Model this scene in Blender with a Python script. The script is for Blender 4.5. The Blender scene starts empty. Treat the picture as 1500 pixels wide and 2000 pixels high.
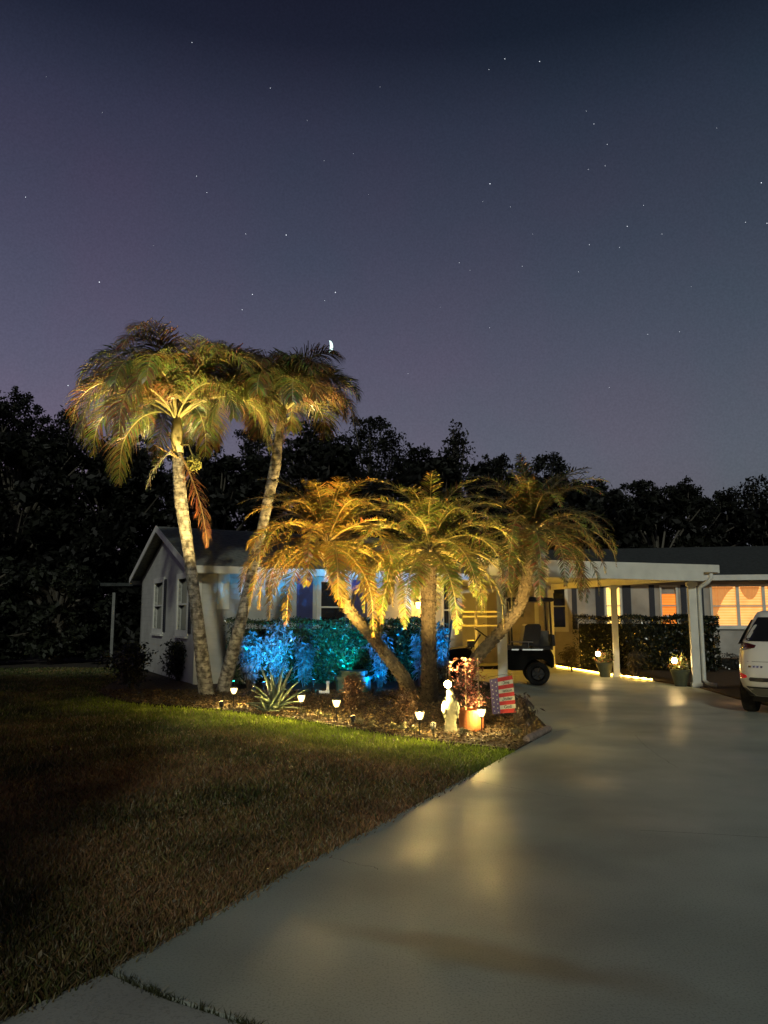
import bpy, math, random
import numpy as np
from mathutils import Vector, Matrix
R = math.radians
rnd = random.Random(7)
C = bpy.context.scene.collection
sc = bpy.context.scene

# ------------------------------------------------------------------ camera, world, street light, exposure
F = 1502.0; PITCH = R(7.74); CH = 1.55
cam = bpy.data.cameras.new("camera"); cam.sensor_fit = 'VERTICAL'; cam.sensor_height = 36; cam.lens = F/2000*36
cam.clip_end = 2000; cam.clip_start = .05
camo = bpy.data.objects.new("camera", cam); C.objects.link(camo)
camo.location = (0, 0, CH); camo.rotation_euler = (R(90)+PITCH, 0, 0); sc.camera = camo

def ray(px, py):
    cx = (px-750)/F; cy = (1000-py)/F
    return Vector((cx, math.cos(PITCH)-cy*math.sin(PITCH), math.sin(PITCH)+cy*math.cos(PITCH)))
def gp(px, py, z=0):
    d = ray(px, py); return Vector((0, 0, CH)) + d*((z-CH)/d.z)
def at(px, py, Y):
    d = ray(px, py); return Vector((0, 0, CH)) + d*(Y/d.y)

W = bpy.data.worlds.new("World"); sc.world = W; W.use_nodes = True
nt = W.node_tree; nt.nodes.clear()
def wn(t): return nt.nodes.new(t)
out = wn('ShaderNodeOutputWorld'); bg = wn('ShaderNodeBackground'); nt.links.new(bg.outputs[0], out.inputs[0])
tc = wn('ShaderNodeTexCoord'); sep = wn('ShaderNodeSeparateXYZ'); nt.links.new(tc.outputs['Generated'], sep.inputs[0])
rp = wn('ShaderNodeValToRGB'); nt.links.new(sep.outputs['Z'], rp.inputs[0])
el = rp.color_ramp.elements
stops = [(0.0, (.155,.135,.150)), (.10, (.158,.142,.172)), (.20, (.142,.135,.182)), (.32, (.101,.101,.150)), (.44, (.062,.068,.108)), (.56, (.034,.040,.070)), (.63, (.013,.017,.033)), (.72, (.006,.008,.018)), (1.0, (.003,.004,.009))]
el[0].position = stops[0][0]; el[0].color = (*stops[0][1], 1); el[1].position = stops[-1][0]; el[1].color = (*stops[-1][1], 1)
for p, c in stops[1:-1]:
    e = el.new(p); e.color = (*c, 1)
# town glow: the left of the sky is a little brighter and more purple than the right
mx = wn('ShaderNodeMapRange'); nt.links.new(sep.outputs['X'], mx.inputs[0])
mx.inputs['From Min'].default_value = -.5; mx.inputs['From Max'].default_value = .5
tint = wn('ShaderNodeValToRGB'); nt.links.new(mx.outputs[0], tint.inputs[0])
tint.color_ramp.elements[0].color = (1.12, .97, 1.06, 1); tint.color_ramp.elements[1].color = (.66, .80, .74, 1)
m1 = wn('ShaderNodeMix'); m1.data_type = 'RGBA'; m1.blend_type = 'MULTIPLY'; m1.inputs[0].default_value = 1
nt.links.new(rp.outputs[0], m1.inputs[6]); nt.links.new(tint.outputs[0], m1.inputs[7])
nz = wn('ShaderNodeTexNoise'); nz.inputs['Scale'].default_value = 4.5; nz.inputs['Detail'].default_value = 4; nt.links.new(tc.outputs['Generated'], nz.inputs[0])
nr = wn('ShaderNodeValToRGB'); nt.links.new(nz.outputs[0], nr.inputs[0])
nr.color_ramp.elements[0].position = .35; nr.color_ramp.elements[0].color = (.9, 1.0, 1.0, 1)
nr.color_ramp.elements[1].position = .65; nr.color_ramp.elements[1].color = (1.06, .98, 1.02, 1)
m2 = wn('ShaderNodeMix'); m2.data_type = 'RGBA'; m2.blend_type = 'MULTIPLY'; m2.inputs[0].default_value = 1
nt.links.new(m1.outputs[2], m2.inputs[6]); nt.links.new(nr.outputs[0], m2.inputs[7])
gz = wn('ShaderNodeTexNoise'); gz.inputs['Scale'].default_value = 420; gz.inputs['Detail'].default_value = 2; nt.links.new(tc.outputs['Generated'], gz.inputs[0])
gr = wn('ShaderNodeMapRange'); nt.links.new(gz.outputs[0], gr.inputs[0]); gr.inputs['From Min'].default_value = .3; gr.inputs['From Max'].default_value = .7; gr.inputs['To Min'].default_value = .93; gr.inputs['To Max'].default_value = 1.07
m3 = wn('ShaderNodeVectorMath'); m3.operation = 'SCALE'; nt.links.new(m2.outputs[2], m3.inputs[0]); nt.links.new(gr.outputs[0], m3.inputs['Scale'])   # faint fine grain over the sky
nt.links.new(m3.outputs[0], bg.inputs[0]); bg.inputs[1].default_value = 1.0

sun = bpy.data.lights.new("street_lamp_sun", 'SUN'); sun.energy = .95; sun.angle = R(2.5); sun.color = (.96, 1, .86)  # parallel sun stands in for the unseen street lamp behind the viewer
suno = bpy.data.objects.new("street_lamp_sun", sun); C.objects.link(suno)
SD = Vector((0, 1, -.47)).normalized()
suno.rotation_euler = SD.to_track_quat('-Z', 'Y').to_euler(); suno.location = (6, -30, 15)
sc.view_settings.view_transform = 'Standard'; sc.view_settings.look = 'None'
sc.view_settings.exposure = 0; sc.view_settings.gamma = 1
sc.cycles.max_bounces = 6; sc.cycles.diffuse_bounces = 2; sc.cycles.glossy_bounces = 3
sc.cycles.transparent_max_bounces = 12; sc.cycles.sample_clamp_indirect = 3; sc.cycles.caustics_reflective = False

# ------------------------------------------------------------------ materials
MATS = {}
def mat(name, col, rough=.7, var=.25, scale=8, bump=0, bscale=60, metal=0, spec=.4, attr=False, trans=0, emit=None, es=0, coat=0, detail=6):
    m = bpy.data.materials.new(name); m.use_nodes = True; t = m.node_tree; b = t.nodes['Principled BSDF']
    b.inputs['Roughness'].default_value = rough; b.inputs['Metallic'].default_value = metal
    b.inputs['Specular IOR Level'].default_value = spec; b.inputs['Coat Weight'].default_value = coat
    tcn = t.nodes.new('ShaderNodeTexCoord')
    n = t.nodes.new('ShaderNodeTexNoise'); n.inputs['Scale'].default_value = scale; n.inputs['Detail'].default_value = detail
    t.links.new(tcn.outputs['Object'], n.inputs['Vector'])
    r = t.nodes.new('ShaderNodeMapRange'); t.links.new(n.outputs[0], r.inputs[0])
    r.inputs['From Min'].default_value = .3; r.inputs['From Max'].default_value = .7
    r.inputs['To Min'].default_value = 1-var; r.inputs['To Max'].default_value = 1+var
    mm = t.nodes.new('ShaderNodeVectorMath'); mm.operation = 'SCALE'
    if attr:
        a = t.nodes.new('ShaderNodeAttribute'); a.attribute_name = 'Col'
        t.links.new(a.outputs['Color'], mm.inputs[0])
    else: mm.inputs[0].default_value = col
    t.links.new(r.outputs[0], mm.inputs['Scale']); t.links.new(mm.outputs[0], b.inputs['Base Color'])
    if bump:
        n2 = t.nodes.new('ShaderNodeTexNoise'); n2.inputs['Scale'].default_value = bscale; n2.inputs['Detail'].default_value = 4
        t.links.new(tcn.outputs['Object'], n2.inputs['Vector'])
        bp = t.nodes.new('ShaderNodeBump'); bp.inputs['Strength'].default_value = bump; bp.inputs['Distance'].default_value = .02
        t.links.new(n2.outputs[0], bp.inputs['Height']); t.links.new(bp.outputs[0], b.inputs['Normal'])
    if emit:
        b.inputs['Emission Color'].default_value = (*emit, 1); b.inputs['Emission Strength'].default_value = es
    if trans:
        tr = t.nodes.new('ShaderNodeBsdfTranslucent'); mix = t.nodes.new('ShaderNodeMixShader'); mix.inputs[0].default_value = trans
        t.links.new(mm.outputs[0], tr.inputs[0]); o = t.nodes['Material Output']
        t.links.new(b.outputs[0], mix.inputs[1]); t.links.new(tr.outputs[0], mix.inputs[2]); t.links.new(mix.outputs[0], o.inputs[0])
    MATS[name] = m; return m
mat('leaf', (0,0,0), .36, .2, 5, attr=True, trans=.28, spec=.6)
mat('leaf_glossy', (0,0,0), .22, .5, 7, attr=True, trans=.06, spec=.9)
mat('leaf_dull', (0,0,0), .6, .3, .6, attr=True, trans=.12, spec=.3)
mat('grass', (0,0,0), .55, .35, 1.3, attr=True, trans=.2, spec=.35)
mat('bark_smooth', (.24,.225,.19), .9, .65, 9, .9, 45)
mat('bark_shaggy', (.045,.034,.022), .95, .5, 14, .9, 30)
mat('bark_rough', (.12,.095,.055), .9, .4, 14, .8, 30)
mat('bark_dark', (.05,.045,.04), .9, .3, 4)
mat('soil', (.035,.028,.018), .95, .4, 5, .6, 40)
mat('mulch', (.05,.034,.02), .95, .5, 12, .9, 60)
mat('white_paint', (.66,.66,.58), .55, .10, 3)
mat('shutter', (.018,.020,.030), .5, .1, 3)
mat('shutter_blue', (.05,.06,.16), .5, .15, 3)
mat('roofing_dark', (.035,.04,.038), .95, .35, 9, .6, 30)
mat('roofing', (.14,.15,.135), .9, .35, 9, .6, 30)
mat('glass_dark', (.012,.013,.015), .06, .1, 2, spec=.6)
mat('black_plastic', (.012,.012,.013), .35, .2, 6)
mat('black_paint', (.003,.003,.003), .6, .1, 6, spec=.08)
mat('rubber', (.004,.004,.004), .9, .3, 20, .3, 90)
mat('steel', (.5,.5,.5), .25, .1, 6, metal=1)
mat('car_paint', (.62,.63,.60), .28, .03, 2, coat=.5)
mat('car_grey', (.16,.165,.15), .5, .08, 6)
mat('car_lamp', (.05,.006,.008), .12, .1, 6, coat=.6)
mat('reflector', (.65,.02,.03), .2, .1, 40, coat=.6, emit=(.8,.02,.03), es=.10)
mat('chrome', (.75,.75,.72), .12, .02, 3, metal=1)
mat('seat_vinyl', (.02,.02,.02), .45, .2, 8)
mat('terracotta', (.27,.085,.025), .75, .3, 9, .2, 40)
mat('pot_green', (.06,.07,.045), .5, .25, 7)
mat('statue', (.15,.15,.10), .65, .22, 18, .3, 50)
mat('pvc', (.72,.75,.74), .35, .08, 8)
mat('teal_cover', (.02,.085,.08), .45, .25, 5)
mat('kerb', (.33,.25,.19), .9, .35, 14, .6, 40)
mat('flag_red', (.55,.05,.04), .8, .1, 30)
mat('flag_cream', (.72,.66,.45), .8, .1, 30)
mat('flag_blue', (.17,.12,.20), .8, .12, 30)
mat('ink', (.10,.10,.07), .8, .1, 30)
mat('lamp_on', (1,.8,.5), .5, .02, 5, emit=(1,.70,.22), es=4300)
mat('globe_on', (1,.8,.5), .5, .02, 5, emit=(1,.66,.24), es=75)
mat('lamp_off', (.55,.53,.48), .25, .1, 20)
mat('rope_on', (1,.8,.3), .5, .02, 5, emit=(1,.55,.07), es=42)
mat('spot_blue', (.1,.3,1), .5, .02, 5, emit=(.03,.45,1), es=14)
mat('spot_teal', (.1,1,.7), .5, .02, 5, emit=(.02,.9,.55), es=5)
mat('spot_warm', (1,.7,.3), .5, .02, 5, emit=(1,.6,.2), es=10)
mat('moon', (.7,.9,.9), .5, .02, 5, emit=(.70,.98,.92), es=1.5)
mat('star', (.8,.85,1), .5, .02, 5, emit=(.85,.92,1), es=1.6)
mat('curtain_lit', (.6,.3,.12), .9, .2, 9, emit=(1,.36,.08), es=.45)
mat('concrete_post', (.16,.165,.15), .7, .2, 6)

def rings(m):
    t = m.node_tree; b = t.nodes['Principled BSDF']; tcn = t.nodes.new('ShaderNodeTexCoord'); sp = t.nodes.new('ShaderNodeSeparateXYZ'); t.links.new(tcn.outputs['Object'], sp.inputs[0])
    n = t.nodes.new('ShaderNodeTexNoise'); n.inputs['Scale'].default_value = 2.5; t.links.new(tcn.outputs['Object'], n.inputs[0])
    a = t.nodes.new('ShaderNodeMath'); a.operation = 'MULTIPLY_ADD'; t.links.new(n.outputs[0], a.inputs[0]); a.inputs[1].default_value = .12; t.links.new(sp.outputs['Z'], a.inputs[2])
    k = t.nodes.new('ShaderNodeMath'); k.operation = 'MULTIPLY'; k.inputs[1].default_value = 9.5; t.links.new(a.outputs[0], k.inputs[0]); f = t.nodes.new('ShaderNodeMath'); f.operation = 'FRACT'; t.links.new(k.outputs[0], f.inputs[0])
    cr = t.nodes.new('ShaderNodeValToRGB'); t.links.new(f.outputs[0], cr.inputs[0]); e = cr.color_ramp.elements; e[0].position = 0; e[0].color = (.42,.40,.36,1); e[1].position = .16; e[1].color = (1,1,1,1)
    # lichen blotches
    n2 = t.nodes.new('ShaderNodeTexNoise'); n2.inputs['Scale'].default_value = 11; n2.inputs['Detail'].default_value = 5; t.links.new(tcn.outputs['Object'], n2.inputs[0])
    c2 = t.nodes.new('ShaderNodeValToRGB'); t.links.new(n2.outputs[0], c2.inputs[0]); c2.color_ramp.elements[0].position = .38; c2.color_ramp.elements[0].color = (.38,.36,.33,1); c2.color_ramp.elements[1].position = .52; c2.color_ramp.elements[1].color = (1,1,1,1)
    old = b.inputs['Base Color'].links[0].from_socket
    for src in (cr, c2):
        mm = t.nodes.new('ShaderNodeVectorMath'); mm.operation = 'MULTIPLY'; t.links.new(old, mm.inputs[0]); t.links.new(src.outputs[0], mm.inputs[1]); old = mm.outputs[0]
    t.links.new(old, b.inputs['Base Color'])
rings(MATS['bark_smooth'])
def siding(name, col, pitch=.13, vert=False):
    m = mat(name, col, .7, .12, 2.5); t = m.node_tree; b = t.nodes['Principled BSDF']
    tcn = t.nodes.new('ShaderNodeTexCoord'); sp = t.nodes.new('ShaderNodeSeparateXYZ'); t.links.new(tcn.outputs['Object'], sp.inputs[0])
    d = t.nodes.new('ShaderNodeMath'); d.operation = 'DIVIDE'; d.inputs[1].default_value = pitch; t.links.new(sp.outputs['Z'], d.inputs[0])
    f = t.nodes.new('ShaderNodeMath'); f.operation = 'FRACT'; t.links.new(d.outputs[0], f.inputs[0])
    bp = t.nodes.new('ShaderNodeBump'); bp.inputs['Strength'].default_value = .8; bp.inputs['Distance'].default_value = .02; bp.invert = True
    t.links.new(f.outputs[0], bp.inputs['Height']); t.links.new(bp.outputs[0], b.inputs['Normal'])
    return m
siding('siding', (.42,.42,.37)); mat('stucco', (.40,.37,.32), .85, .25, 1.6, .25, 60)

def concrete(name, col):
    m = mat(name, col, .5, .12, 1.2, .12, 140); t = m.node_tree; b = t.nodes['Principled BSDF']
    tcn = t.nodes.new('ShaderNodeTexCoord')
    n = t.nodes.new('ShaderNodeTexNoise'); n.inputs['Scale'].default_value = .8; n.inputs['Detail'].default_value = 5
    t.links.new(tcn.outputs['Object'], n.inputs[0]); r = t.nodes.new('ShaderNodeMapRange'); t.links.new(n.outputs[0], r.inputs[0])
    r.inputs['From Min'].default_value = .35; r.inputs['From Max'].default_value = .65
    r.inputs['To Min'].default_value = .30; r.inputs['To Max'].default_value = .62; t.links.new(r.outputs[0], b.inputs['Roughness'])
    b.inputs['Specular IOR Level'].default_value = .22
    # fine dark aggregate specks
    v = t.nodes.new('ShaderNodeTexNoise'); v.inputs['Scale'].default_value = 90; v.inputs['Detail'].default_value = 3; t.links.new(tcn.outputs['Object'], v.inputs[0])
    r2 = t.nodes.new('ShaderNodeMapRange'); t.links.new(v.outputs[0], r2.inputs[0]); r2.inputs['From Min'].default_value = .32; r2.inputs['From Max'].default_value = .5
    r2.inputs['To Min'].default_value = .72; r2.inputs['To Max'].default_value = 1
    # broad tyre-worn and damp patches
    n3 = t.nodes.new('ShaderNodeTexNoise'); n3.inputs['Scale'].default_value = .45; n3.inputs['Detail'].default_value = 3; t.links.new(tcn.outputs['Object'], n3.inputs[0])
    r3 = t.nodes.new('ShaderNodeMapRange'); t.links.new(n3.outputs[0], r3.inputs[0]); r3.inputs['From Min'].default_value = .35; r3.inputs['From Max'].default_value = .6
    r3.inputs['To Min'].default_value = .72; r3.inputs['To Max'].default_value = 1.05
    mu = t.nodes.new('ShaderNodeMath'); mu.operation = 'MULTIPLY'; t.links.new(r2.outputs[0], mu.inputs[0]); t.links.new(r3.outputs[0], mu.inputs[1])
    old = b.inputs['Base Color'].links[0].from_socket
    s = t.nodes.new('ShaderNodeVectorMath'); s.operation = 'SCALE'; t.links.new(old, s.inputs[0]); t.links.new(mu.outputs[0], s.inputs['Scale'])
    # soft diagonal shadow painted across the slab as a brown band
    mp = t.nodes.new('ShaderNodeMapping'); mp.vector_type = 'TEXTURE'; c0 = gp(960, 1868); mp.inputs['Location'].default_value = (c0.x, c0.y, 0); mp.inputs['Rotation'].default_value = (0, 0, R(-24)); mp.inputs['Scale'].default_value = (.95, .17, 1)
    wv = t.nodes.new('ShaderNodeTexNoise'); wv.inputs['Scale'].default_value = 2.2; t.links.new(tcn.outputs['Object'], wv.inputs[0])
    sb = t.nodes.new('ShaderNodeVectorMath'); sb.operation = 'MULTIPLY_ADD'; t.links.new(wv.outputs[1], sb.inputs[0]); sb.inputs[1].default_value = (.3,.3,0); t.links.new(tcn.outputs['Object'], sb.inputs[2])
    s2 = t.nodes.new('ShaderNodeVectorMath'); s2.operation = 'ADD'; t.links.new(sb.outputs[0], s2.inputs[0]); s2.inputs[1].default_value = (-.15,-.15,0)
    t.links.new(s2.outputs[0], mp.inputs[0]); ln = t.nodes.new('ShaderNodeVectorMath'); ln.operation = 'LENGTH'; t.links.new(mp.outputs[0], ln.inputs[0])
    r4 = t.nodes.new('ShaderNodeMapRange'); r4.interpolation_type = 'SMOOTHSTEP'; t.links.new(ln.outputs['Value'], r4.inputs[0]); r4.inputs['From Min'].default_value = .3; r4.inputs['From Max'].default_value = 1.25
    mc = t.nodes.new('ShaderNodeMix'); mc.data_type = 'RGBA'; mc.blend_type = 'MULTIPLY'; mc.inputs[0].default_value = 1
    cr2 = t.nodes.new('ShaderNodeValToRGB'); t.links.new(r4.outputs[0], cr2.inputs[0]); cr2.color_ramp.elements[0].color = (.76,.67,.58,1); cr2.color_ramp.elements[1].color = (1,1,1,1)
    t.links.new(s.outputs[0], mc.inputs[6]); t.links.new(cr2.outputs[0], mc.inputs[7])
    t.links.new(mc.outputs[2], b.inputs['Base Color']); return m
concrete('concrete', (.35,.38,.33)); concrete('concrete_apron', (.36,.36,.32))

def lit_blind(name, ca, cb, es, pitch=.085):
    m = mat(name, ca, .9, .1, 4); t = m.node_tree; b = t.nodes['Principled BSDF']
    tcn = t.nodes.new('ShaderNodeTexCoord'); sp = t.nodes.new('ShaderNodeSeparateXYZ'); t.links.new(tcn.outputs['Object'], sp.inputs[0])
    d = t.nodes.new('ShaderNodeMath'); d.operation = 'DIVIDE'; d.inputs[1].default_value = pitch; t.links.new(sp.outputs['Z'], d.inputs[0])
    f = t.nodes.new('ShaderNodeMath'); f.operation = 'FRACT'; t.links.new(d.outputs[0], f.inputs[0])
    cr = t.nodes.new('ShaderNodeValToRGB'); t.links.new(f.outputs[0], cr.inputs[0]); cr.color_ramp.elements[0].color = (*ca, 1); cr.color_ramp.elements[1].color = (*cb, 1)
    cr.color_ramp.elements[0].position = .2; cr.color_ramp.elements[1].position = .5
    n = t.nodes.new('ShaderNodeTexNoise'); n.inputs['Scale'].default_value = 2.2; t.links.new(tcn.outputs['Object'], n.inputs[0])
    r = t.nodes.new('ShaderNodeMapRange'); t.links.new(n.outputs[0], r.inputs[0]); r.inputs['To Min'].default_value = es*.45; r.inputs['To Max'].default_value = es*1.5
    t.links.new(cr.outputs[0], b.inputs['Emission Color']); t.links.new(r.outputs[0], b.inputs['Emission Strength'])
    return m
lit_blind('blind_lit', (1,.52,.18), (.80,.33,.07), 1.1)
lit_blind('blind_orange', (1,.30,.05), (.75,.19,.02), .95)
lit_blind('blind_yellow', (1,.68,.20), (1,.60,.13), 1.7)
M = MATS

# ------------------------------------------------------------------ mesh builder
class MB:
    def __init__(s): s.v = []; s.f = []; s.c = []; s.n = 0
    def add(s, v, f, col=None):
        v = np.asarray(v, float).reshape(-1, 3); b = s.n
        s.v.append(v); s.n += len(v)
        for q in f: s.f.append(tuple(i+b for i in q)); s.c.append(col)
        return s
    def box(s, c, size, rz=0, tilt=None, col=None):
        x, y, z = [k/2 for k in size]
        P = [Vector((a*x, b*y, d*z)) for a in (-1,1) for b in (-1,1) for d in (-1,1)]
        m = Matrix.Rotation(rz, 3, 'Z')
        if tilt is not None: m = m @ tilt
        P = [m @ p + Vector(c) for p in P]
        return s.add(P, [(0,1,3,2),(4,6,7,5),(0,4,5,1),(2,3,7,6),(0,2,6,4),(1,5,7,3)], col)
    def tube(s, pts, rad, n=8, cap=True, col=None, squash=1):
        pts = [Vector(p) for p in pts]; k = len(pts)
        if not hasattr(rad, '__len__'): rad = [rad]*k
        V = []; up = None
        for i, p in enumerate(pts):
            t = (pts[min(i+1, k-1)]-pts[max(i-1, 0)]).normalized()
            if up is None: up = Vector((1,0,0)) if abs(t.x) < .8 else Vector((0,1,0))
            a = (up - t*up.dot(t)).normalized(); up = a; b = t.cross(a)
            for j in range(n):
                th = 2*math.pi*j/n; V.append(p + (a*math.cos(th)+b*math.sin(th)*squash)*rad[i])
        Fs = [(i*n+j, i*n+(j+1)%n, (i+1)*n+(j+1)%n, (i+1)*n+j) for i in range(k-1) for j in range(n)]
        if cap: Fs += [tuple(range(n))[::-1], tuple((k-1)*n+j for j in range(n))]
        return s.add(V, Fs, col)
    def lathe(s, prof, c=(0,0,0), n=24, col=None, sx=1, sy=1, mod=None):
        V = []
        for i, (r, z) in enumerate(prof):
            for j in range(n):
                th = 2*math.pi*j/n; k = mod(th, i, z) if mod else 1
                V.append((c[0]+r*sx*k*math.cos(th), c[1]+r*sy*k*math.sin(th), c[2]+z))
        k = len(prof)
        Fs = [(i*n+j, i*n+(j+1)%n, (i+1)*n+(j+1)%n, (i+1)*n+j) for i in range(k-1) for j in range(n)]
        Fs += [tuple(range(n))[::-1], tuple((k-1)*n+j for j in range(n))]
        return s.add(V, Fs, col)
    def prism(s, poly, z0, z1, col=None):
        n = len(poly); V = [(p[0], p[1], z0) for p in poly]+[(p[0], p[1], z1) for p in poly]
        return s.add(V, [tuple(range(n))[::-1], tuple(range(n, 2*n))]+[(i,(i+1)%n,n+(i+1)%n,n+i) for i in range(n)], col)
    def slab(s, quad, t, col=None):            # thick sheet: quad corners are the top face
        q = [Vector(p) for p in quad]; nn = (q[1]-q[0]).cross(q[-1]-q[0]).normalized()
        if nn.z < 0: nn = -nn
        n = len(q); V = q+[p-nn*t for p in q]
        return s.add(V, [tuple(range(n)), tuple(range(n, 2*n))[::-1]]+[(i,n+i,n+(i+1)%n,(i+1)%n) for i in range(n)], col)
    def ball(s, c, r, n=10, m=7, col=None, sc=(1,1,1)):
        prof = [(max(r*math.sin(math.pi*i/m), r*.02), -r*math.cos(math.pi*i/m)*sc[2]) for i in range(m+1)]
        return s.lathe(prof, c, n, col, sc[0], sc[1])
    def build(s, name, material, parent=None, base=None, smooth=False, fix=True):
        v = np.concatenate(s.v) if s.v else np.zeros((0,3))
        me = bpy.data.meshes.new(name)
        o = bpy.data.objects.new(name, me); C.objects.link(o)
        if parent is not None:
            o.parent = parent; org = origin(parent); v = v-np.array(org)
        elif base is not None:
            o.location = base; v = v-np.array(base)
        me.from_pydata(v.tolist(), [], s.f)
        if any(c is not None for c in s.c):
            at_ = me.attributes.new('Col', 'FLOAT_COLOR', 'FACE')
            at_.data.foreach_set('color', np.array([(*c, 1) if c is not None else (.1,.1,.1,1) for c in s.c], dtype=np.float32).ravel())
        me.materials.append(M[material] if isinstance(material, str) else material)
        if smooth: me.polygons.foreach_set('use_smooth', [True]*len(me.polygons))
        me.update(); return o
def origin(o):
    p = Vector((0,0,0))
    while o is not None: p += o.location; o = o.parent
    return p
def tag(o, label, cat, group=None, kind=None):
    if label: o['label'] = label
    if cat: o['category'] = cat
    if group: o['group'] = group
    if kind: o['kind'] = kind
    return o
def thing(name, loc, label, cat, group=None):
    o = bpy.data.objects.new(name, None); C.objects.link(o); o.location = loc; o.empty_display_size = .2
    return tag(o, label, cat, group)
def copy_tree(o, loc=None, rz=None, label=None, parent=None, group=None):
    c = o.copy(); C.objects.link(c)
    if parent is not None: c.parent = parent
    if loc is not None: c.location = loc
    if rz is not None: c.rotation_euler = (0, 0, rz)
    if label: c['label'] = label
    if group: c['group'] = group
    for ch in list(o.children): copy_tree(ch, parent=c)
    return c
def np_mesh(name, V, nf, k, cols, material, parent=None, base=None):
    """V: (nf*k,3) vertices of nf separate polygons of k corners, one colour per polygon"""
    me = bpy.data.meshes.new(name); o = bpy.data.objects.new(name, me); C.objects.link(o)
    if parent is not None: o.parent = parent; V = V-np.array(origin(parent))
    elif base is not None: o.location = base; V = V-np.array(base)
    me.vertices.add(nf*k); me.vertices.foreach_set('co', V.astype(np.float32).ravel())
    me.loops.add(nf*k); me.loops.foreach_set('vertex_index', np.arange(nf*k, dtype=np.int32))
    me.polygons.add(nf); me.polygons.foreach_set('loop_start', np.arange(0, nf*k, k, dtype=np.int32))
    me.polygons.foreach_set('loop_total', np.full(nf, k, dtype=np.int32))
    me.update(calc_edges=True)
    a = me.attributes.new('Col', 'FLOAT_COLOR', 'FACE')
    a.data.foreach_set('color', np.concatenate([cols, np.ones((nf,1))], 1).astype(np.float32).ravel())
    me.materials.append(M[material]); return o

def inpoly(x, y, poly):
    ins = np.zeros(len(x), bool); n = len(poly)
    for i in range(n):
        x1, y1 = poly[i][0], poly[i][1]; x2, y2 = poly[(i+1)%n][0], poly[(i+1)%n][1]
        if y1 == y2: continue
        c = ((y1 > y) != (y2 > y)) & (x < (x2-x1)*(y-y1)/(y2-y1)+x1); ins ^= c
    return ins

# ------------------------------------------------------------------ ground
def struct(mb, name, material, label=None):
    return tag(mb.build(name, material), label, None, kind='structure')
g = MB(); g.add([(-600,-200,-.045),(600,-200,-.045),(600,900,-.045),(-600,900,-.045)], [(0,1,2,3)]); struct(g, 'ground', 'soil')
edge_px = [(215,1893),(400,1792),(560,1704),(700,1632),(860,1546),(1020,1459),(1078,1428)]
edge = [gp(*p) for p in edge_px]
apron_edge = [gp(-260,2110), gp(0,1990), gp(213,1894)]
crack = [gp(215,1894), gp(262,1916), gp(330,1945), gp(400,1967), gp(500,2001), gp(640,2045), gp(900,2110), gp(1500,2230)]
drive = edge + [gp(1050,1400), gp(1018,1372), gp(998,1350), gp(972,1335), gp(900,1322), Vector((1.6,21.3,0)), Vector((2.2,25.9,0)), Vector((5.0,25.6,0)),
     gp(1085,1303), gp(1200,1321), gp(1275,1330), gp(1370,1345), gp(1440,1366), gp(1600,1400), Vector((16,9,0)), Vector((16,1.2,0))] + list(reversed(crack[1:-1]))
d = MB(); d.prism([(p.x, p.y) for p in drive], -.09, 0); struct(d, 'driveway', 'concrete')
apr = apron_edge + [p+Vector((.0,-.022,0)) for p in crack] + [Vector((16,-.2,0)), Vector((16,-8,0)), Vector((-14,-8,0)), Vector((-9,-2.4,0))]
d = MB(); d.prism([(p.x, p.y) for p in apr], -.09, -.006); struct(d, 'pavement', 'concrete_apron')
bed_px = [(250,1372),(330,1378),(420,1386),(510,1397),(600,1409),(680,1422),(760,1436),(860,1449),(940,1458),(1006,1466)]
bedf = [gp(*p) for p in bed_px]
bed = bedf + [gp(1022,1457), gp(1073,1430), gp(1046,1402), gp(1016,1374), gp(996,1352), gp(970,1338), gp(900,1324), Vector((1.4,21.2,0)), Vector((-4.3,17.9,0)), Vector((-7.5,23.5,0)), gp(190,1352)]
d = MB(); d.prism([(p.x, p.y) for p in bed], -.06, .012); struct(d, 'planting_bed', 'mulch')
bed2 = [gp(1090,1303.5), gp(1200,1320), gp(1275,1329), gp(1370,1343.5), gp(1440,1364), gp(1600,1398), Vector((18,16,0)), Vector((18,23.5,0)), Vector((5.4,26.2,0))]
d = MB(); d.prism([(p.x, p.y) for p in bed2], -.06, .015); struct(d, 'garden_ground', 'mulch')

# lawn: blades
def blades(name, px, py, h, w, cols, z0=-.03, material='grass', seed=1, lean=.5):
    r = np.random.default_rng(seed); n = len(px)
    az = r.uniform(0, 2*np.pi, n); la = r.uniform(0, 2*np.pi, n); ln = r.uniform(.1, 1, n)*lean*h
    dx, dy = np.cos(az)*w/2, np.sin(az)*w/2; lx, ly = np.cos(la)*ln, np.sin(la)*ln
    V = np.zeros((n, 2, 4, 3))
    def put(i, j, x, y, z): V[:, i, j, 0] = x; V[:, i, j, 1] = y; V[:, i, j, 2] = z
    put(0,0,px-dx,py-dy,z0); put(0,1,px+dx,py+dy,z0)
    put(0,2,px+dx*.9+lx*.35,py+dy*.9+ly*.35,z0+h*.6); put(0,3,px-dx*.9+lx*.35,py-dy*.9+ly*.35,z0+h*.6)
    put(1,0,px-dx*.9+lx*.35,py-dy*.9+ly*.35,z0+h*.6); put(1,1,px+dx*.9+lx*.35,py+dy*.9+ly*.35,z0+h*.6)
    put(1,2,px+dx*.12+lx,py+dy*.12+ly,z0+h); put(1,3,px-dx*.12+lx,py-dy*.12+ly,z0+h)
    return np_mesh(name, V.reshape(-1, 3), n*2, 4, np.repeat(cols, 2, 0), material)
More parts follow.
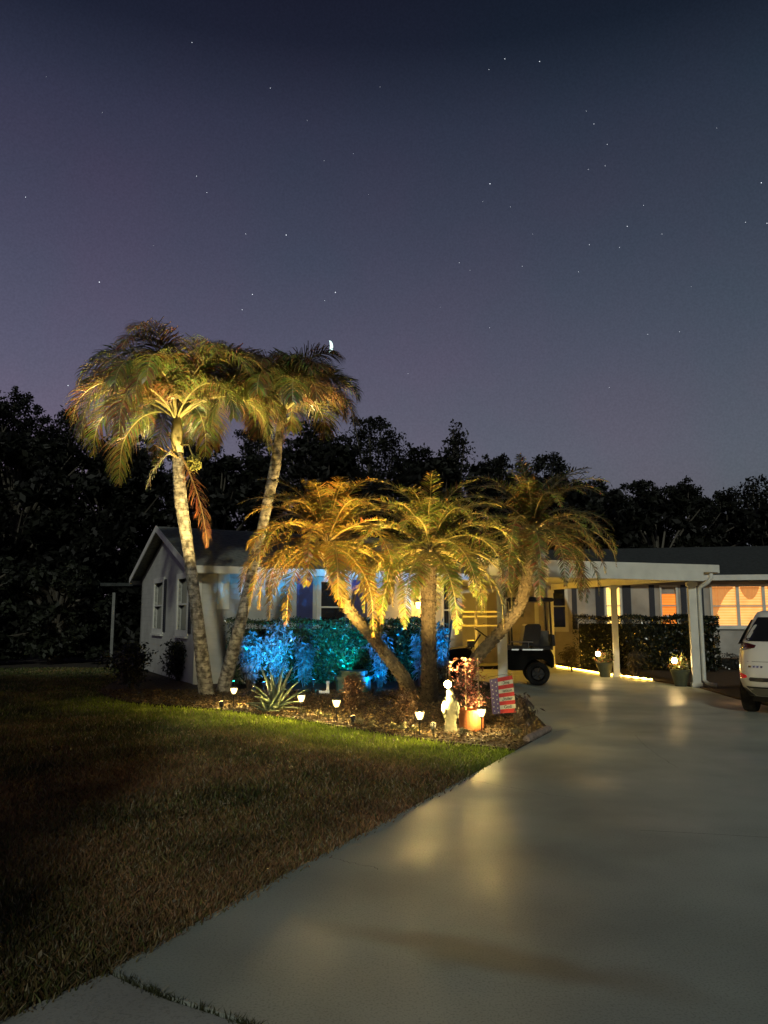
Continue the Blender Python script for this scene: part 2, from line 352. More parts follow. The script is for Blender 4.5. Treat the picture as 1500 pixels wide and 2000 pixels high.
lawn_poly = [gp(-260,2110), gp(0,1990), gp(213,1894)] + edge[:-1] + [gp(1006,1466)] + list(reversed(bedf)) + [gp(190,1352), Vector((-7.5,23.5,0)), Vector((-9,30,0)), Vector((-26,30,0)), Vector((-10,2,0))]
r = np.random.default_rng(3); N = 620000
Y = np.exp(r.uniform(np.log(2.0), np.log(24), N)); X = r.uniform(-.68, .26, N)*Y - .3
k = inpoly(X+np.abs(r.normal(0, .02, N))*-1.6, Y, [(p.x, p.y) for p in lawn_poly])
X, Y = X[k], Y[k]
n = len(X)
patch = np.sin(X*1.7+np.sin(Y*1.3)*1.4)*np.sin(Y*1.1+X*.6+1)+.5*np.sin(X*4.1+1)*np.sin(Y*3.3)
brown = np.clip(.66 + .25*patch + r.normal(0, .28, n) - np.clip((Y-8)/9, 0, .5), 0, 1)
gcol = np.stack([.070+.120*brown, .100-.002*brown, .020+.026*brown], 1)*r.uniform(.4, 1.7, (n, 1))*(1+.3*patch[:, None])
bdist = np.full(n, 99.)
for a_, b_ in zip(bedf[:-1], bedf[1:]):
    ax, ay, bx, by = a_.x, a_.y, b_.x, b_.y; tt = np.clip(((X-ax)*(bx-ax)+(Y-ay)*(by-ay))/((bx-ax)**2+(by-ay)**2), 0, 1)
    bdist = np.minimum(bdist, np.hypot(X-ax-tt*(bx-ax), Y-ay-tt*(by-ay)))
lamp_glow = np.clip(1.15-bdist/1.5, 0, 1)[:, None]*r.uniform(.7, 1, (n, 1))   # path-lamp light painted into the blades: brighter, greener strip beside the bed
gcol = gcol*(1-lamp_glow)+np.array([.33,.44,.035])*r.uniform(.6, 1.3, (n, 1))*lamp_glow
dead = r.random(n) < .08; gcol[dead] = np.array([.30,.25,.15])*r.uniform(.6, 1.1, (dead.sum(), 1))
keep = r.random(n) < np.clip(.78+.35*patch, .25, 1); X, Y, gcol = X[keep], Y[keep], gcol[keep]; n = len(X)
h = r.uniform(.028, .068, n)*(1-.0*Y); w = .0042+.0008*Y+r.uniform(0, .003, n)
lg = blades('lawn', X, Y, h, w, gcol, lean=1.0); tag(lg, 'patchy short lawn of green and brown blades beside driveway', 'grass', kind='stuff')
# grass growing in the joint of the slabs and along the edge
r = np.random.default_rng(5); cx, cy = [], []
for a, b in zip(crack[:-1], crack[1:]):
    m_ = int((b-a).length*900); t = r.random(m_); nrm = np.array([-(b-a).y, (b-a).x])/(b-a).length
    off = r.normal(0, .010, m_); cx.append(a.x+(b-a).x*t+nrm[0]*off); cy.append(a.y-.011+(b-a).y*t+nrm[1]*off)
cx = np.concatenate(cx); cy = np.concatenate(cy); n = len(cx)
kk = r.random(n) < np.clip(.45+.6*np.sin(cx*9)*np.sin(cx*23+1), .12, 1); cx, cy = cx[kk], cy[kk]; n = len(cx)
jg = blades('joint_grass', cx, cy, r.uniform(.012,.035,n), r.uniform(.003,.006,n), np.array([[.05,.055,.02]])*r.uniform(.5,1.3,(n,1)), z0=-.012, seed=6, lean=1.2)
tag(jg, 'thin dark grass growing in the driveway joint', 'grass', kind='stuff')
g = MB()
for q in (((1080,1430),(1197,1408),(1420,1392)), ((1250,1622),(1400,1630),(1500,1636))):
    P = [gp(*p)+Vector((0,0,.002)) for p in q]
    for a, b in zip(P[:-1], P[1:]):
        nn = Vector((-(b-a).y, (b-a).x, 0)).normalized()*.0022; g.add([a-nn, b-nn, b+nn, a+nn], [(0,1,2,3)])
tag(g.build('driveway_joint', 'soil'), None, None, kind='structure')

# hairline cracks wandering over the slab
g = MB(); rc = random.Random(14)
for (x0, y0, x1, y1) in ((905,1521,1120,1560), (1240,1436,1330,1500), (640,1668,735,1700)):
    a, b = gp(x0, y0), gp(x1, y1); K = 26; P = []
    off = 0
    for k in range(K+1):
        off += rc.gauss(0, .012); q = a.lerp(b, k/K); dd = (b-a).normalized(); P.append(q+Vector((-dd.y, dd.x, 0))*off+Vector((0,0,.002)))
    for a_, b_ in zip(P[:-1], P[1:]):
        nn = Vector((-(b_-a_).y, (b_-a_).x, 0)).normalized()*rc.uniform(.0008,.0022); g.add([a_-nn, b_-nn, b_+nn, a_+nn], [(0,1,2,3)])
tag(g.build('driveway_cracks', 'soil'), None, None, kind='structure')
# leaf litter on the bed
def scatter_leaves(name, P, size, cols, seed, tilt=.35, aspect=.45, material='leaf_dull', parent=None, base=None, nrm=None):
    """little pointed leaves (4 corners) at points P with random facing"""
    r = np.random.default_rng(seed); n = len(P); s = size*r.uniform(.6, 1.3, n)
    d = r.normal(0, 1, (n, 3)); d[:, 2] *= tilt; d /= np.linalg.norm(d, axis=1)[:, None]
    e = r.normal(0, 1, (n, 3)); e[:, 2] *= tilt; e -= d*np.sum(d*e, 1)[:, None]; e /= np.linalg.norm(e, axis=1)[:, None]
    V = np.stack([P-d*s[:, None]*.5, P+e*(s*aspect*.5)[:, None], P+d*s[:, None]*.5, P-e*(s*aspect*.5)[:, None]], 1)
    return np_mesh(name, V.reshape(-1, 3), n, 4, cols, material, parent, base)
r = np.random.default_rng(8); N = 52000
X = r.uniform(-6, 3.2, N); Y = r.uniform(9.2, 16.5, N); k = inpoly(X, Y, [(p.x, p.y) for p in bed]); X, Y = X[k], Y[k]; n = len(X)
cols = np.array([.105,.075,.038])*r.uniform(.25, 1.5, (n, 1))*np.stack([np.ones(n), r.uniform(.8,1.1,n), r.uniform(.6,1.2,n)], 1)
o = scatter_leaves('leaf_litter', np.stack([X, Y, .016+r.random(n)*.03], 1), .055, cols, 9, .3, .4)
tag(o, 'dry fallen leaves and bark chips covering the planting bed', 'leaf litter', kind='stuff')
cols = np.tile(np.array([[.2,.17,.11]]), (260,1))*r.uniform(.4,1.2,(260,1))
X = r.uniform(-.68,.26,260); Y = r.uniform(2.4, 12, 260); X = X*Y; k = inpoly(X, Y, [(p.x, p.y) for p in lawn_poly])
o = scatter_leaves('fallen_leaves', np.stack([X, Y, np.full(260,.02)], 1)[k], .045, cols[k], 19, .4, .6)
tag(o, 'pale dry leaves scattered over the lawn', 'leaf litter', kind='stuff')

# ------------------------------------------------------------------ house
TH = R(28); U = Vector((math.cos(TH), math.sin(TH), 0)); V_ = Vector((-math.sin(TH), math.cos(TH), 0)); NN = -V_
A = Vector((-4.37, 18, 0)); LEN = 7.4; DEP = 6.6
house = thing('house', (0, 22, 0), 'pale one-storey house with gabled wing and lit windows behind the palms', 'house')
def wallpt(P0, D, px):
    k = (px-750)/F/1.0; # X = k*Y at horizon height
    kk = k/ (math.cos(PITCH)+ (204/F)*math.sin(PITCH))
    t = (kk*P0.y-P0.x)/(D.x-kk*D.y); return t
def zat(y, Y): return CH+(1204-y)*Y/F*1.0/(math.cos(PITCH)**0)
EZ = 2.72
def rect_wall(mb, P0, D, t0, t1, z0, z1, th=.15, nrm=None):
    a = P0+D*t0; b = P0+D*t1; nn = nrm
    mb.add([a+Vector((0,0,z0)), b+Vector((0,0,z0)), b+Vector((0,0,z1)), a+Vector((0,0,z1)),
            a-nn*th+Vector((0,0,z0)), b-nn*th+Vector((0,0,z0)), b-nn*th+Vector((0,0,z1)), a-nn*th+Vector((0,0,z1))],
           [(0,1,2,3),(5,4,7,6),(0,4,5,1),(3,2,6,7),(0,3,7,4),(1,5,6,2)])
def wall_holes(P0, D, nrm, L, z0, z1, holes, name, material, th=.15):
    mb = MB(); ts = 0
    for (t0, t1, a, b) in sorted(holes):
        rect_wall(mb, P0, D, ts, t0, z0, z1, th, nrm)
        rect_wall(mb, P0, D, t0, t1, z0, a, th, nrm); rect_wall(mb, P0, D, t0, t1, b, z1, th, nrm); ts = t1
    rect_wall(mb, P0, D, ts, L, z0, z1, th, nrm)
    return mb.build(name, material, house)
def obox(mb, P0, D, nrm, t0, t1, z0, z1, n0, n1):   # box in wall coordinates: along, height, outward
    q = [P0+D*t+nrm*n for t in (t0, t1) for n in (n0, n1)]
    V = [p+Vector((0,0,z)) for p in q for z in (z0, z1)]
    mb.add(V, [(0,1,3,2),(4,6,7,5),(0,4,5,1),(2,3,7,6),(0,2,6,4),(1,5,7,3)])
def window(P0, D, nrm, t0, t1, z0, z1, pane='glass_dark', mull=0, rail=True, trim=.07, back=None, sill=True, shut=None, shutmat='shutter', sw=.26, sh=(0,0)):
    f = MB()
    for a, b, c, e in ((t0-trim, t0, z0-trim, z1+trim), (t1, t1+trim, z0-trim, z1+trim), (t0, t1, z1, z1+trim), (t0, t1, z0-trim, z0)):
        obox(f, P0, D, nrm, a, b, c, e, -.06, .035)
    if rail: obox(f, P0, D, nrm, t0, t1, (z0+z1)/2-.02, (z0+z1)/2+.02, -.05, .012)
    for i in range(mull):
        tt = t0+(t1-t0)*(i+1)/(mull+1); obox(f, P0, D, nrm, tt-.045, tt+.045, z0, z1, -.055, .025)
    w = f.build('window', 'white_paint', house)
    p = MB(); obox(p, P0, D, nrm, t0, t1, z0, z1, -.10, -.085); p.build('pane', pane, w)
    if sill:
        s = MB(); obox(s, P0, D, nrm, t0-.1, t1+.1, z0-trim-.05, z0-trim-.002, -.05, .08); s.build('sill', 'white_paint', w)
    for side in (shut or ()):
        s = MB(); a = (t0-trim-.03-sw-sh[0]) if side < 0 else t1+trim+.03+sh[1]
        obox(s, P0, D, nrm, a, a+sw, z0-.07, z1+.07, .003, .035)
        nsl = 22
        for i in range(nsl):
            zz = z0-.03+(z1-z0+.06)*i/nsl; obox(s, P0, D, nrm, a+.035, a+sw-.035, zz+.012, zz+.05, .036, .046)
        s.build('shutter', shutmat, house)
    return w
# left wing, gable end (wall runs back from A)
Gd = V_; Gn = -U
gw1 = (wallpt(A, Gd, 356), wallpt(A, Gd, 331)); gw2 = (wallpt(A, Gd, 303), wallpt(A, Gd, 285))
mb = MB(); holes = [(.75, 1.75, 1.22, 2.48), (3.5, 4.6, 1.22, 2.48)]
wall_holes(A, Gd, Gn, DEP, 0, EZ, holes, 'wall', 'siding')
g = MB(); RZ = 3.95; a = A; b = A+Gd*DEP; c_ = A+Gd*DEP/2
tri = [a+Vector((0,0,EZ)), b+Vector((0,0,EZ)), c_+Vector((0,0,RZ-.12))]
g.add(tri+[p-Gn*.15 for p in tri], [(0,2,1),(3,4,5),(0,1,4,3),(1,2,5,4),(2,0,3,5)]); g.build('gable', 'siding', house)
for (t0, t1, z0, z1) in holes:
    window(A, Gd, Gn, t0, t1, z0, z1, trim=.14, shut=(-1,), sw=.2)
# left wing front wall
t_w0, t_w1 = wallpt(A, U, 626), wallpt(A, U, 676)
t_d0, t_d1 = wallpt(A, U, 866), wallpt(A, U, 879)
fh = [(t_w0, t_w1, 1.15, 2.42), (t_d0, t_d1, 1.05, 2.4)]
wall_holes(A, U, NN, LEN, 0, EZ, fh, 'wall', 'siding')
window(A, U, NN, *fh[0], trim=.11, shut=(-1, 1), sw=.42, sh=(.09,.02), shutmat='shutter_blue')
window(A, U, NN, *fh[1], trim=.05)
# corner board, light vertical trim near the corner
g = MB(); obox(g, A, U, NN, -.02, .12, 0, EZ-.01, .003, .03); obox(g, A, U, NN, .50, .78, 1.72, EZ-.06, .003, .03); g.build('trim_board', 'white_paint', house)
# right end wall and back wall of the wing
g = MB(); E_ = A+U*LEN; rect_wall(g, E_, V_, .16, DEP, 0, EZ, .15, U); rect_wall(g, A+V_*DEP, U, 0, LEN, 0, EZ, .15, V_); g.build('wall', 'siding', house)
# wing roof
OV = .38; g = MB()
def roof2(P0, D, W_, L, ez, rz, ov, ovg, name='roof', material='roofing'):
    g = MB(); ridge = [P0+W_*.5-D*ovg+Vector((0,0,rz)), P0+W_*.5+D*(L+ovg)+Vector((0,0,rz))]
    sl = (rz-ez)/(W_.length/2); wn_ = W_.normalized()
    e0 = [P0-wn_*ov-D*ovg+Vector((0,0,ez-sl*ov)), P0-wn_*ov+D*(L+ovg)+Vector((0,0,ez-sl*ov))]
    e1 = [P0+W_+wn_*ov-D*ovg+Vector((0,0,ez-sl*ov)), P0+W_+wn_*ov+D*(L+ovg)+Vector((0,0,ez-sl*ov))]
    g.slab([e0[0], e0[1], ridge[1], ridge[0]], .05); g.slab([ridge[0], ridge[1], e1[1], e1[0]], .05)
    ro = g.build(name, material, house)
    f = MB()
    for q in (e0, e1): # eave fascia
        s = -1 if q is e0 else 1
        o_ = wn_*s*.02; f.slab([q[0]+o_+Vector((0,0,.0)), q[1]+o_, q[1]+o_*2.2, q[0]+o_*2.2], .17)
    for i in (0, 1):   # rake boards
        dd = D*(-.025 if i == 0 else .025)
        for e in (e0, e1):
            aa, bb = e[i]+Vector((0,0,.02)), ridge[i]+Vector((0,0,.02))
            P = [aa, bb, bb-Vector((0,0,.17)), aa-Vector((0,0,.17))]
            f.add(P+[p+dd for p in P], [(0,1,2,3),(7,6,5,4),(0,4,5,1),(1,5,6,2),(2,6,7,3),(3,7,4,0)])
    f.build('fascia', 'white_paint', ro)
    s = MB()   # soffit
    for q in (e0,):
        s.slab([q[0]+Vector((0,0,-.13)), q[1]+Vector((0,0,-.13)), q[1]+wn_*ov+Vector((0,0,-.13)), q[0]+wn_*ov+Vector((0,0,-.13))], .02)
    s.build('soffit', 'white_paint', ro); return ro
roof2(A, U, V_*DEP, LEN, EZ+.12, 3.98, .38, .30)
# main block behind the carport
P0 = Vector((1.5, 26.8, 0)); P1 = Vector((14.9, 23.9, 0)); MD = (P1-P0).normalized(); ML = (P1-P0).length; MN = Vector((MD.y, -MD.x, 0))
def mt(px): return wallpt(P0, MD, px)
mh = [(mt(1076), mt(1104), 1.2, 2.58), (mt(1186), mt(1212), 1.3, 2.5), (mt(1294), mt(1322), 1.3, 2.5), (mt(1393), mt(1545), 1.27, 2.5)]
wall_holes(P0, MD, MN, ML, 0, 2.86, mh, 'wall', 'stucco')
window(P0, MD, MN, *mh[0], trim=.10, shut=(1,), sw=.16, sh=(0,.1))
window(P0, MD, MN, *mh[1], pane='blind_yellow', trim=.06, shut=(-1, 1), sw=.26)
wo = window(P0, MD, MN, *mh[2], pane='blind_orange', trim=.06, shut=(-1, 1), sw=.17, sh=(.13,.06))
wr = window(P0, MD, MN, *mh[3], pane='blind_lit', trim=.07, mull=2, shut=(-1,), sw=.22, sh=(.16,0))
g = MB()
obox(g, P0, MD, MN, mh[2][0], mh[2][1], 2.28, 2.5, -.08, -.07); g.build('valance', 'stucco', wo)
# draped curtains of the big lit window
def swag(t0, t1, z1, drop, side):
    g = MB(); n = 14; V = []
    for i in range(n+1):
        s = i/n; t = t0+(t1-t0)*s
        prof = (1-s)**1.6 if side > 0 else (s**1.6 if side < 0 else 1-abs(2*s-1)**2.2)
        for j in (0, 1):
            V.append(P0+MD*t-MN*(.07+.012*math.sin(i*2.6))+Vector((0,0,z1-(drop*prof+.06)*j)))
    g.add(V, [(2*i, 2*i+1, 2*i+3, 2*i+2) for i in range(n)]); g.build('curtain', 'curtain_lit', wr)
T0, T1 = mh[3][0], mh[3][1]; tw = (T1-T0)/3
swag(T0+.02, T0+tw*.85, 2.49, 1.1, 1); swag(T0+tw+.1, T0+2*tw-.1, 2.49, .34, 0); swag(T0+2*tw+.15, T0+3*tw-.1, 2.49, .34, 0)
g = MB(); obox(g, P0, MD, MN, T0+.04, T0+.12, 1.28, 2.3, -.08, -.07); g.build('curtain', 'curtain_lit', wr)
roof2(P0, MD, -MN*7.5, ML, 2.98, 4.1, .42, .2, material='roofing_dark')
# porch side wall light: a wall lantern, then an added ceiling lamp
def lantern(p, nrm, label):
    L = thing('wall_lantern', p, label, 'lantern')
    g = MB(); g.box(p+nrm*.02, (.09,.04,.16), math.atan2(nrm.x, -nrm.y)); g.tube([p+nrm*.03, p+nrm*.10+Vector((0,0,.05)), p+nrm*.13], .012, 6); g.build('bracket', 'black_plastic', L)
    g = MB(); g.lathe([(.035,-.16),(.065,-.02),(.05,.0)], p+nrm*.13, 6); g.build('glass', 'lamp_on_soft', L)
    g = MB(); g.lathe([(.07,.0),(.05,.03),(.012,.07)], p+nrm*.13, 6); g.build('cap', 'black_plastic', L); return L
mat('lamp_on_soft', (1,.8,.5), .5, .02, 5, emit=(1,.50,.10), es=32)
def point(name, loc, e, col, rad=.05, parent=None, spot=None, aim=None, blend=.6):
    l = bpy.data.lights.new(name, 'SPOT' if spot else 'POINT'); l.energy = e; l.color = col; l.shadow_soft_size = rad
    o = bpy.data.objects.new(name, l); C.objects.link(o); loc = Vector(loc)
    if spot:
        l.spot_size = R(spot); l.spot_blend = blend
        o.rotation_euler = (Vector(aim)-loc).to_track_quat('-Z', 'Y').to_euler()
    if parent is not None: o.parent = parent; o.location = loc-origin(parent)
    else: o.location = loc
    return o
tl = wallpt(A, U, 812)
L1_ = lantern(A+U*tl+Vector((0,0,1.93)), NN, 'glowing amber wall lantern on house front behind upright palm')
point('lantern_light', A+U*tl+NN*.28+Vector((0,0,1.9)), 40, (1,.52,.06), .04, L1_)
# unseen ceiling lamp added for the amber entry light, hidden behind the fronds
cl = thing('added_ceiling_lamp', (2.55, 21.9, 2.50), 'small unseen ceiling lamp added under the carport roof for amber entry light', 'ceiling lamp')
g = MB(); g.lathe([(.02,-.10),(.10,-.07),(.12,.0)], (2.55,21.9,2.50), 16); g.build('added_lamp_shade', 'lamp_on_soft', cl, smooth=True)
g = MB(); g.lathe([(.13,.0),(.13,.03)], (2.55,21.9,2.50), 16); g.build('added_base_plate', 'white_paint', cl)
point('added_ceiling_light', (2.55,21.9,2.3), 135, (1,.50,.03), .08, cl)
# entry door on the main block, seen between wing and carport posts
g = MB(); td = mt(925); obox(g, P0, MD, MN, td-.45, td+.45, .33, 2.4, .003, .04)
dr = g.build('door', 'white_paint', house); g = MB(); g.ball(P0+MD*(td+.36)+MN*.08+Vector((0,0,1.3)), .035); g.build('handle', 'steel', dr)
# little side porch far left
g = MB(); pa = at(236,1143,25); g.box(pa+Vector((.3,0,.0)), (1.5,1.2,.10)); pr = g.build('porch_roof', 'roofing_dark', house)
g = MB(); g.box((pa.x-.02, 24.5, 1.15), (.09,.09,2.3)); g.build('porch_post', 'concrete_post', house)

# ------------------------------------------------------------------ carport
cp = thing('carport', (4.6, 18, 0), 'white flat-roofed carport on square posts over the golf cart', 'carport')
R1 = Vector((6.93,17.4,0)); R2 = Vector((6.06,20.4,0)); R3 = Vector((5.22,24.2,0)); L1 = Vector((2.46,16.2,0)); L2 = Vector((4.98,25.3,0))
FL = Vector((1.80,16.02,0)); FR = Vector((7.40,17.18,0)); BR = Vector((5.75,25.9,0)); BL = Vector((2.35,25.9,0)); BK = Vector((2.25,21.2,0))
g = MB(); ZR = [2.735, 2.665, 2.60, 2.62, 2.68]
poly = [FL, FR, BR, BL, BK]
V = [p+Vector((0,0,z)) for p, z in zip(poly, ZR)]; V2 = [p-Vector((0,0,.05)) for p in V]
g.add(V+V2, [(0,1,2,3,4),(9,8,7,6,5)]+[(i,5+i,5+(i+1)%5,(i+1)%5) for i in range(5)]); g.build('roof', 'white_paint', cp)
g = MB()
def board(mb, a, b, za, zb, h, t):
    dd = (b-a).normalized(); nn = Vector((dd.y, -dd.x, 0))*t
    q = [a+Vector((0,0,za)), b+Vector((0,0,zb)), b+Vector((0,0,zb-h)), a+Vector((0,0,za-h))]
    mb.add(q+[p-nn for p in q], [(0,1,2,3),(7,6,5,4),(0,4,5,1),(1,5,6,2),(2,6,7,3),(3,7,4,0)])
fo = Vector((.03,-.06,0))
board(g, FL+fo, FR+fo, 2.755, 2.685, .165, -.05); fr_ = FR+Vector((.05,0,0)); board(g, fr_, BR+Vector((.05,0,0)), 2.658, 2.60, .15, -.04)
g.build('fascia', 'white_paint', cp)
g = MB(); board(g, FL+Vector((.15,.03,0)), FR+Vector((-.38,-.045,0)), 2.60, 2.53, .205, -.14); board(g, R1+Vector((.04,.12,0)), R3, 2.53, 2.55, .17, -.1); board(g, L1+Vector((0,.1,0)), Vector((2.3,21.1,0)), 2.56, 2.56, .2, -.1)
g.build('beam', 'white_paint', cp)
for P, wd, top in ((R1,.17,2.33), (R2,.15,2.38), (R3,.15,2.38), (L1,.19,2.35), (L2,.13,2.55)):
    g = MB(); g.box(P+Vector((0,0,top/2)), (wd,wd,top), R(-12)); g.box(P+Vector((0,0,.05)), (wd+.05,wd+.05,.1), R(-12)); g.box(P+Vector((0,0,top-.06)), (wd+.05,wd+.05,.08), R(-12))
    g.build('post', 'white_paint', cp)
g = MB(); w0 = R1+Vector((.33,-.28,2.50))
g.tube([w0, w0+Vector((.0,0,-.10)), w0+Vector((-.06,.02,-.19)), R1+Vector((.14,-.10,2.20)), R1+Vector((.135,-.07,2.05)), R1+Vector((.14,-.07,.16)), R1+Vector((.22,-.12,.07)), R1+Vector((.36,-.2,.05))], [.05]*8, 8)
g.build('downspout', 'white_paint', cp, smooth=True)

# porch railing seen over the cart
pr = thing('porch_railing', (3.0, 23.2, 0), 'white rails of the entry porch in amber light behind the cart', 'railing')
for z in (1.28, 1.55, 1.69):
    g = MB(); g.box((2.75, 23.2, z), (1.5,.05,.05)); g.build('rail', 'white_paint', pr)
for x in (2.05, 2.75, 3.45):
    g = MB(); g.box((x, 23.26, .85), (.08,.08,1.7)); g.build('post', 'white_paint', pr)
# yellow post by the lantern
g = MB(); p_ = at(797, 1200, 19.3); g.box((p_.x, p_.y, 1.3), (.16,.16,2.6)); g.box((p_.x, p_.y, .08), (.22,.22,.16)); g.box((p_.x, p_.y, 2.52), (.22,.22,.12))
tag(g.build('porch_post', 'white_paint', base=(p_.x, p_.y, 0)), 'square pale porch post beside the amber wall lantern', 'post')

# ------------------------------------------------------------------ lamps
m = bpy.data.materials.new('lamp_glass'); m.use_nodes = True; t = m.node_tree; t.nodes.clear(); o_ = t.nodes.new('ShaderNodeOutputMaterial'); mx_ = t.nodes.new('ShaderNodeMixShader'); tr_ = t.nodes.new('ShaderNodeBsdfTransparent'); em_ = t.nodes.new('ShaderNodeEmission')
em_.inputs[0].default_value = (1,.70,.26,1); em_.inputs[1].default_value = 7; mx_.inputs[0].default_value = .35; t.links.new(tr_.outputs[0], mx_.inputs[1]); t.links.new(em_.outputs[0], mx_.inputs[2]); t.links.new(mx_.outputs[0], o_.inputs[0]); M['lamp_glass'] = m
lamp_proto = thing('path_lamp', (0,0,0), '', 'path lamp')
def lamp_parts(t, on=True):
    g = MB(); g.tube([(0,0,-.05),(0,0,.21)], .009, 8); g.lathe([(.012,.20),(.028,.215),(.030,.225)], n=12); g.build('stake', 'black_plastic', t)
    g = MB(); g.lathe([(.024,.222),(.042,.25),(.055,.285),(.059,.315),(.052,.322)], n=16); ln = g.build('lens', 'lamp_glass' if on else 'lamp_off', t, smooth=True)
    if on: g = MB(); g.ball((0,0,.285), .024, 10, 7); g.build('bulb', 'lamp_on', ln, smooth=True)
    g = MB(); g.lathe([(.066,.325),(.064,.333),(.03,.345),(.01,.352)], n=16); g.build('cap', 'black_plastic', t)
lamp_parts(lamp_proto)
LS = [((456,1381), 'lit path lamp farthest left, in front of the two pale palm trunks'),
      ((588,1399), 'lit path lamp just right of the spiky agave'),
      ((657,1411), 'lit path lamp between agave and unlit lamp, before brown bush'),
      ((820,1440), 'lit path lamp left of the white statue'),
      ((941,1433), 'lit path lamp in front of the terracotta pot')]
for i, (p, lb) in enumerate(LS):
    q = gp(*p); q.z = .0
    if i == 0: o = lamp_proto; o.location = q; o['label'] = lb; o['group'] = 'lit path lamps along the bed edge'
    else: o = copy_tree(lamp_proto, q, i*.7, lb)
    o.scale = (1,)*3
off = thing('path_lamp', gp(735,1424), 'unlit path lamp in dark bed between lit lamps', 'path lamp', 'unlit path lamps')
lamp_parts_off = lamp_parts(off, False)
q = gp(1035,1432); copy_tree(off, q, 0, 'unlit path lamp nearest the kerb stone at driveway corner')
q = gp(1027,1416); o = copy_tree(off, q, .4, 'taller unlit path lamp with black cap behind garden flag edge'); o.scale = (1,1,1.2)
# lamp behind the statue's head
q = gp(877,1424); st = thing('garden_lamp', q, 'bright round lamp on tall stake behind statue head', 'garden lamp')
g = MB(); g.tube([q, q+Vector((0,0,.56))], .009, 8); g.build('stake', 'black_plastic', st)
g = MB(); g.ball(q+Vector((-.01,0,.61)), .052, 14, 9); g.build('globe', 'globe_on', st, smooth=True)

def garden_spot(p, aim, energy, col, lens, label, size=70, blend=.7):
    t = thing('garden_spotlight', p, label, 'spotlight'); p = Vector(p); dd = (Vector(aim)-p).normalized(); c = p+Vector((0,0,.13))
    g = MB(); g.tube([p-Vector((0,0,.02)), c], .009, 6); g.build('stake', 'black_plastic', t)
    g = MB(); g.tube([c-dd*.06, c-dd*.02, c+dd*.03], [.02,.035,.04], 12); g.build('housing', 'black_plastic', t)
    g = MB(); g.tube([c+dd*.031, c+dd*.036], .034, 12); g.build('lens', lens, t)
    point('spot_light', c+dd*.06, energy, col, .03, t, size, aim, blend); return t
AMB = (1,.62,.17); BLU = (.01,.30,1.0); TEA = (.0,.50,.95)
garden_spot(gp(556,1362), at(524,1285,16.5), 1000, (.0,.42,1.0), 'spot_blue', 'blue garden spotlight behind the spiky agave', 32, 1)
garden_spot(gp(486,1368), at(548,1266,16.9), 1500, (.0,.33,1.0), 'spot_blue', 'blue garden spotlight left of the spiky agave', 50, .9)
garden_spot(gp(610,1362), at(600,1252,17.8), 900, (.0,.45,1), 'spot_blue', 'blue garden spotlight left of white pipe aimed at the hedge', 58, .9)
fa = A+U*wallpt(A, U, 478)+NN*.41+Vector((0,0,2.70)); garden_spot(Vector((-2.55,16.7,0)), fa, 420, (.01,.22,1), 'spot_blue', 'blue garden spotlight aimed up at house eave', 11, .3)
fa = A+U*wallpt(A, U, 604)+NN*.41+Vector((0,0,2.62)); garden_spot(Vector((-1.55,17.3,0)), fa, 420, (.01,.18,1), 'spot_blue', 'blue garden spotlight aimed up at eave above dark window', 17, .3)
garden_spot(gp(694,1340), at(665,1240,18.2), 480, TEA, 'spot_teal', 'teal garden spotlight just behind the covered pump', 80, .9)
garden_spot(gp(790,1372), at(790,1243,18.2), 520, TEA, 'spot_teal', 'teal garden spotlight between the leaning and upright palm trunks', 22, .9)
garden_spot(gp(728,1362), at(745,1300,16.5), 900, (.0,.30,1), 'spot_blue', 'cyan garden spotlight between pump cover and leaning palm', 54, 1)
garden_spot(gp(874,1366), at(856,1280,16.2), 1300, (.0,.32,1), 'spot_blue', 'blue garden spotlight right of upright palm trunk', 36, 1)
garden_spot(gp(455,1345), at(430,810,15.9), 700, (.03,.6,.8), 'spot_teal', 'cyan garden spotlight between the two pale palm trunks', 20)
garden_spot(gp(432,1390), at(335,700,14.9), 8200, (1,.72,.26), 'spot_warm', 'warm garden spotlight below the first path lamp lighting left tall palm', 46)
garden_spot(gp(497,1357), at(578,715,15.7), 8000, (1,.72,.26), 'spot_warm', 'warm garden spotlight behind agave lighting right tall palm', 28)
garden_spot(gp(690,1422), at(600,1000,13), 4300, (1,.62,.15), 'spot_warm', 'amber garden spotlight lighting the leaning palm crown', 70)
garden_spot(gp(846,1438), at(880,1000,13), 4300, (1,.64,.18), 'spot_warm', 'warm garden spotlight left of statue lighting upright palm', 66)
garden_spot(gp(985,1404), at(1030,1020,13.6), 1300, (1,.64,.2), 'spot_warm', 'warm garden spotlight under the flag lighting right date palm', 72)

# ------------------------------------------------------------------ rope light along the walk
rp_ = thing('rope_light', gp(1180,1318), 'glowing yellow rope light along the walk edge beneath the carport', 'rope light')
pts = [gp(1086,1303), gp(1130,1310), gp(1180,1318.5), gp(1220,1323), gp(1273,1330)]
seg = [0]; 
def lerp_path(P, n):
    L = [0]
    for a, b in zip(P[:-1], P[1:]): L.append(L[-1]+(b-a).length)
    out_ = []
    for i in range(n+1):
        s = L[-1]*i/n; j = max(k for k in range(len(L)) if L[k] <= s+1e-9); j = min(j, len(P)-2)
        out_.append(P[j].lerp(P[j+1], (s-L[j])/(L[j+1]-L[j])))
    return out_
q = [p+Vector((0,0,.035)) for p in lerp_path(pts, 60)]
g = MB(); g.tube(q, [.018 if i < 38 else (.022 if i % 4 < 2 else .006) for i in range(61)], 6)
g.build('tube', 'rope_on', rp_)
g = MB(); board(g, pts[0], pts[2], .017, .017, .03, .08); board(g, pts[2], pts[4], .017, .017, .03, .08); g.build('edging', 'kerb', rp_)

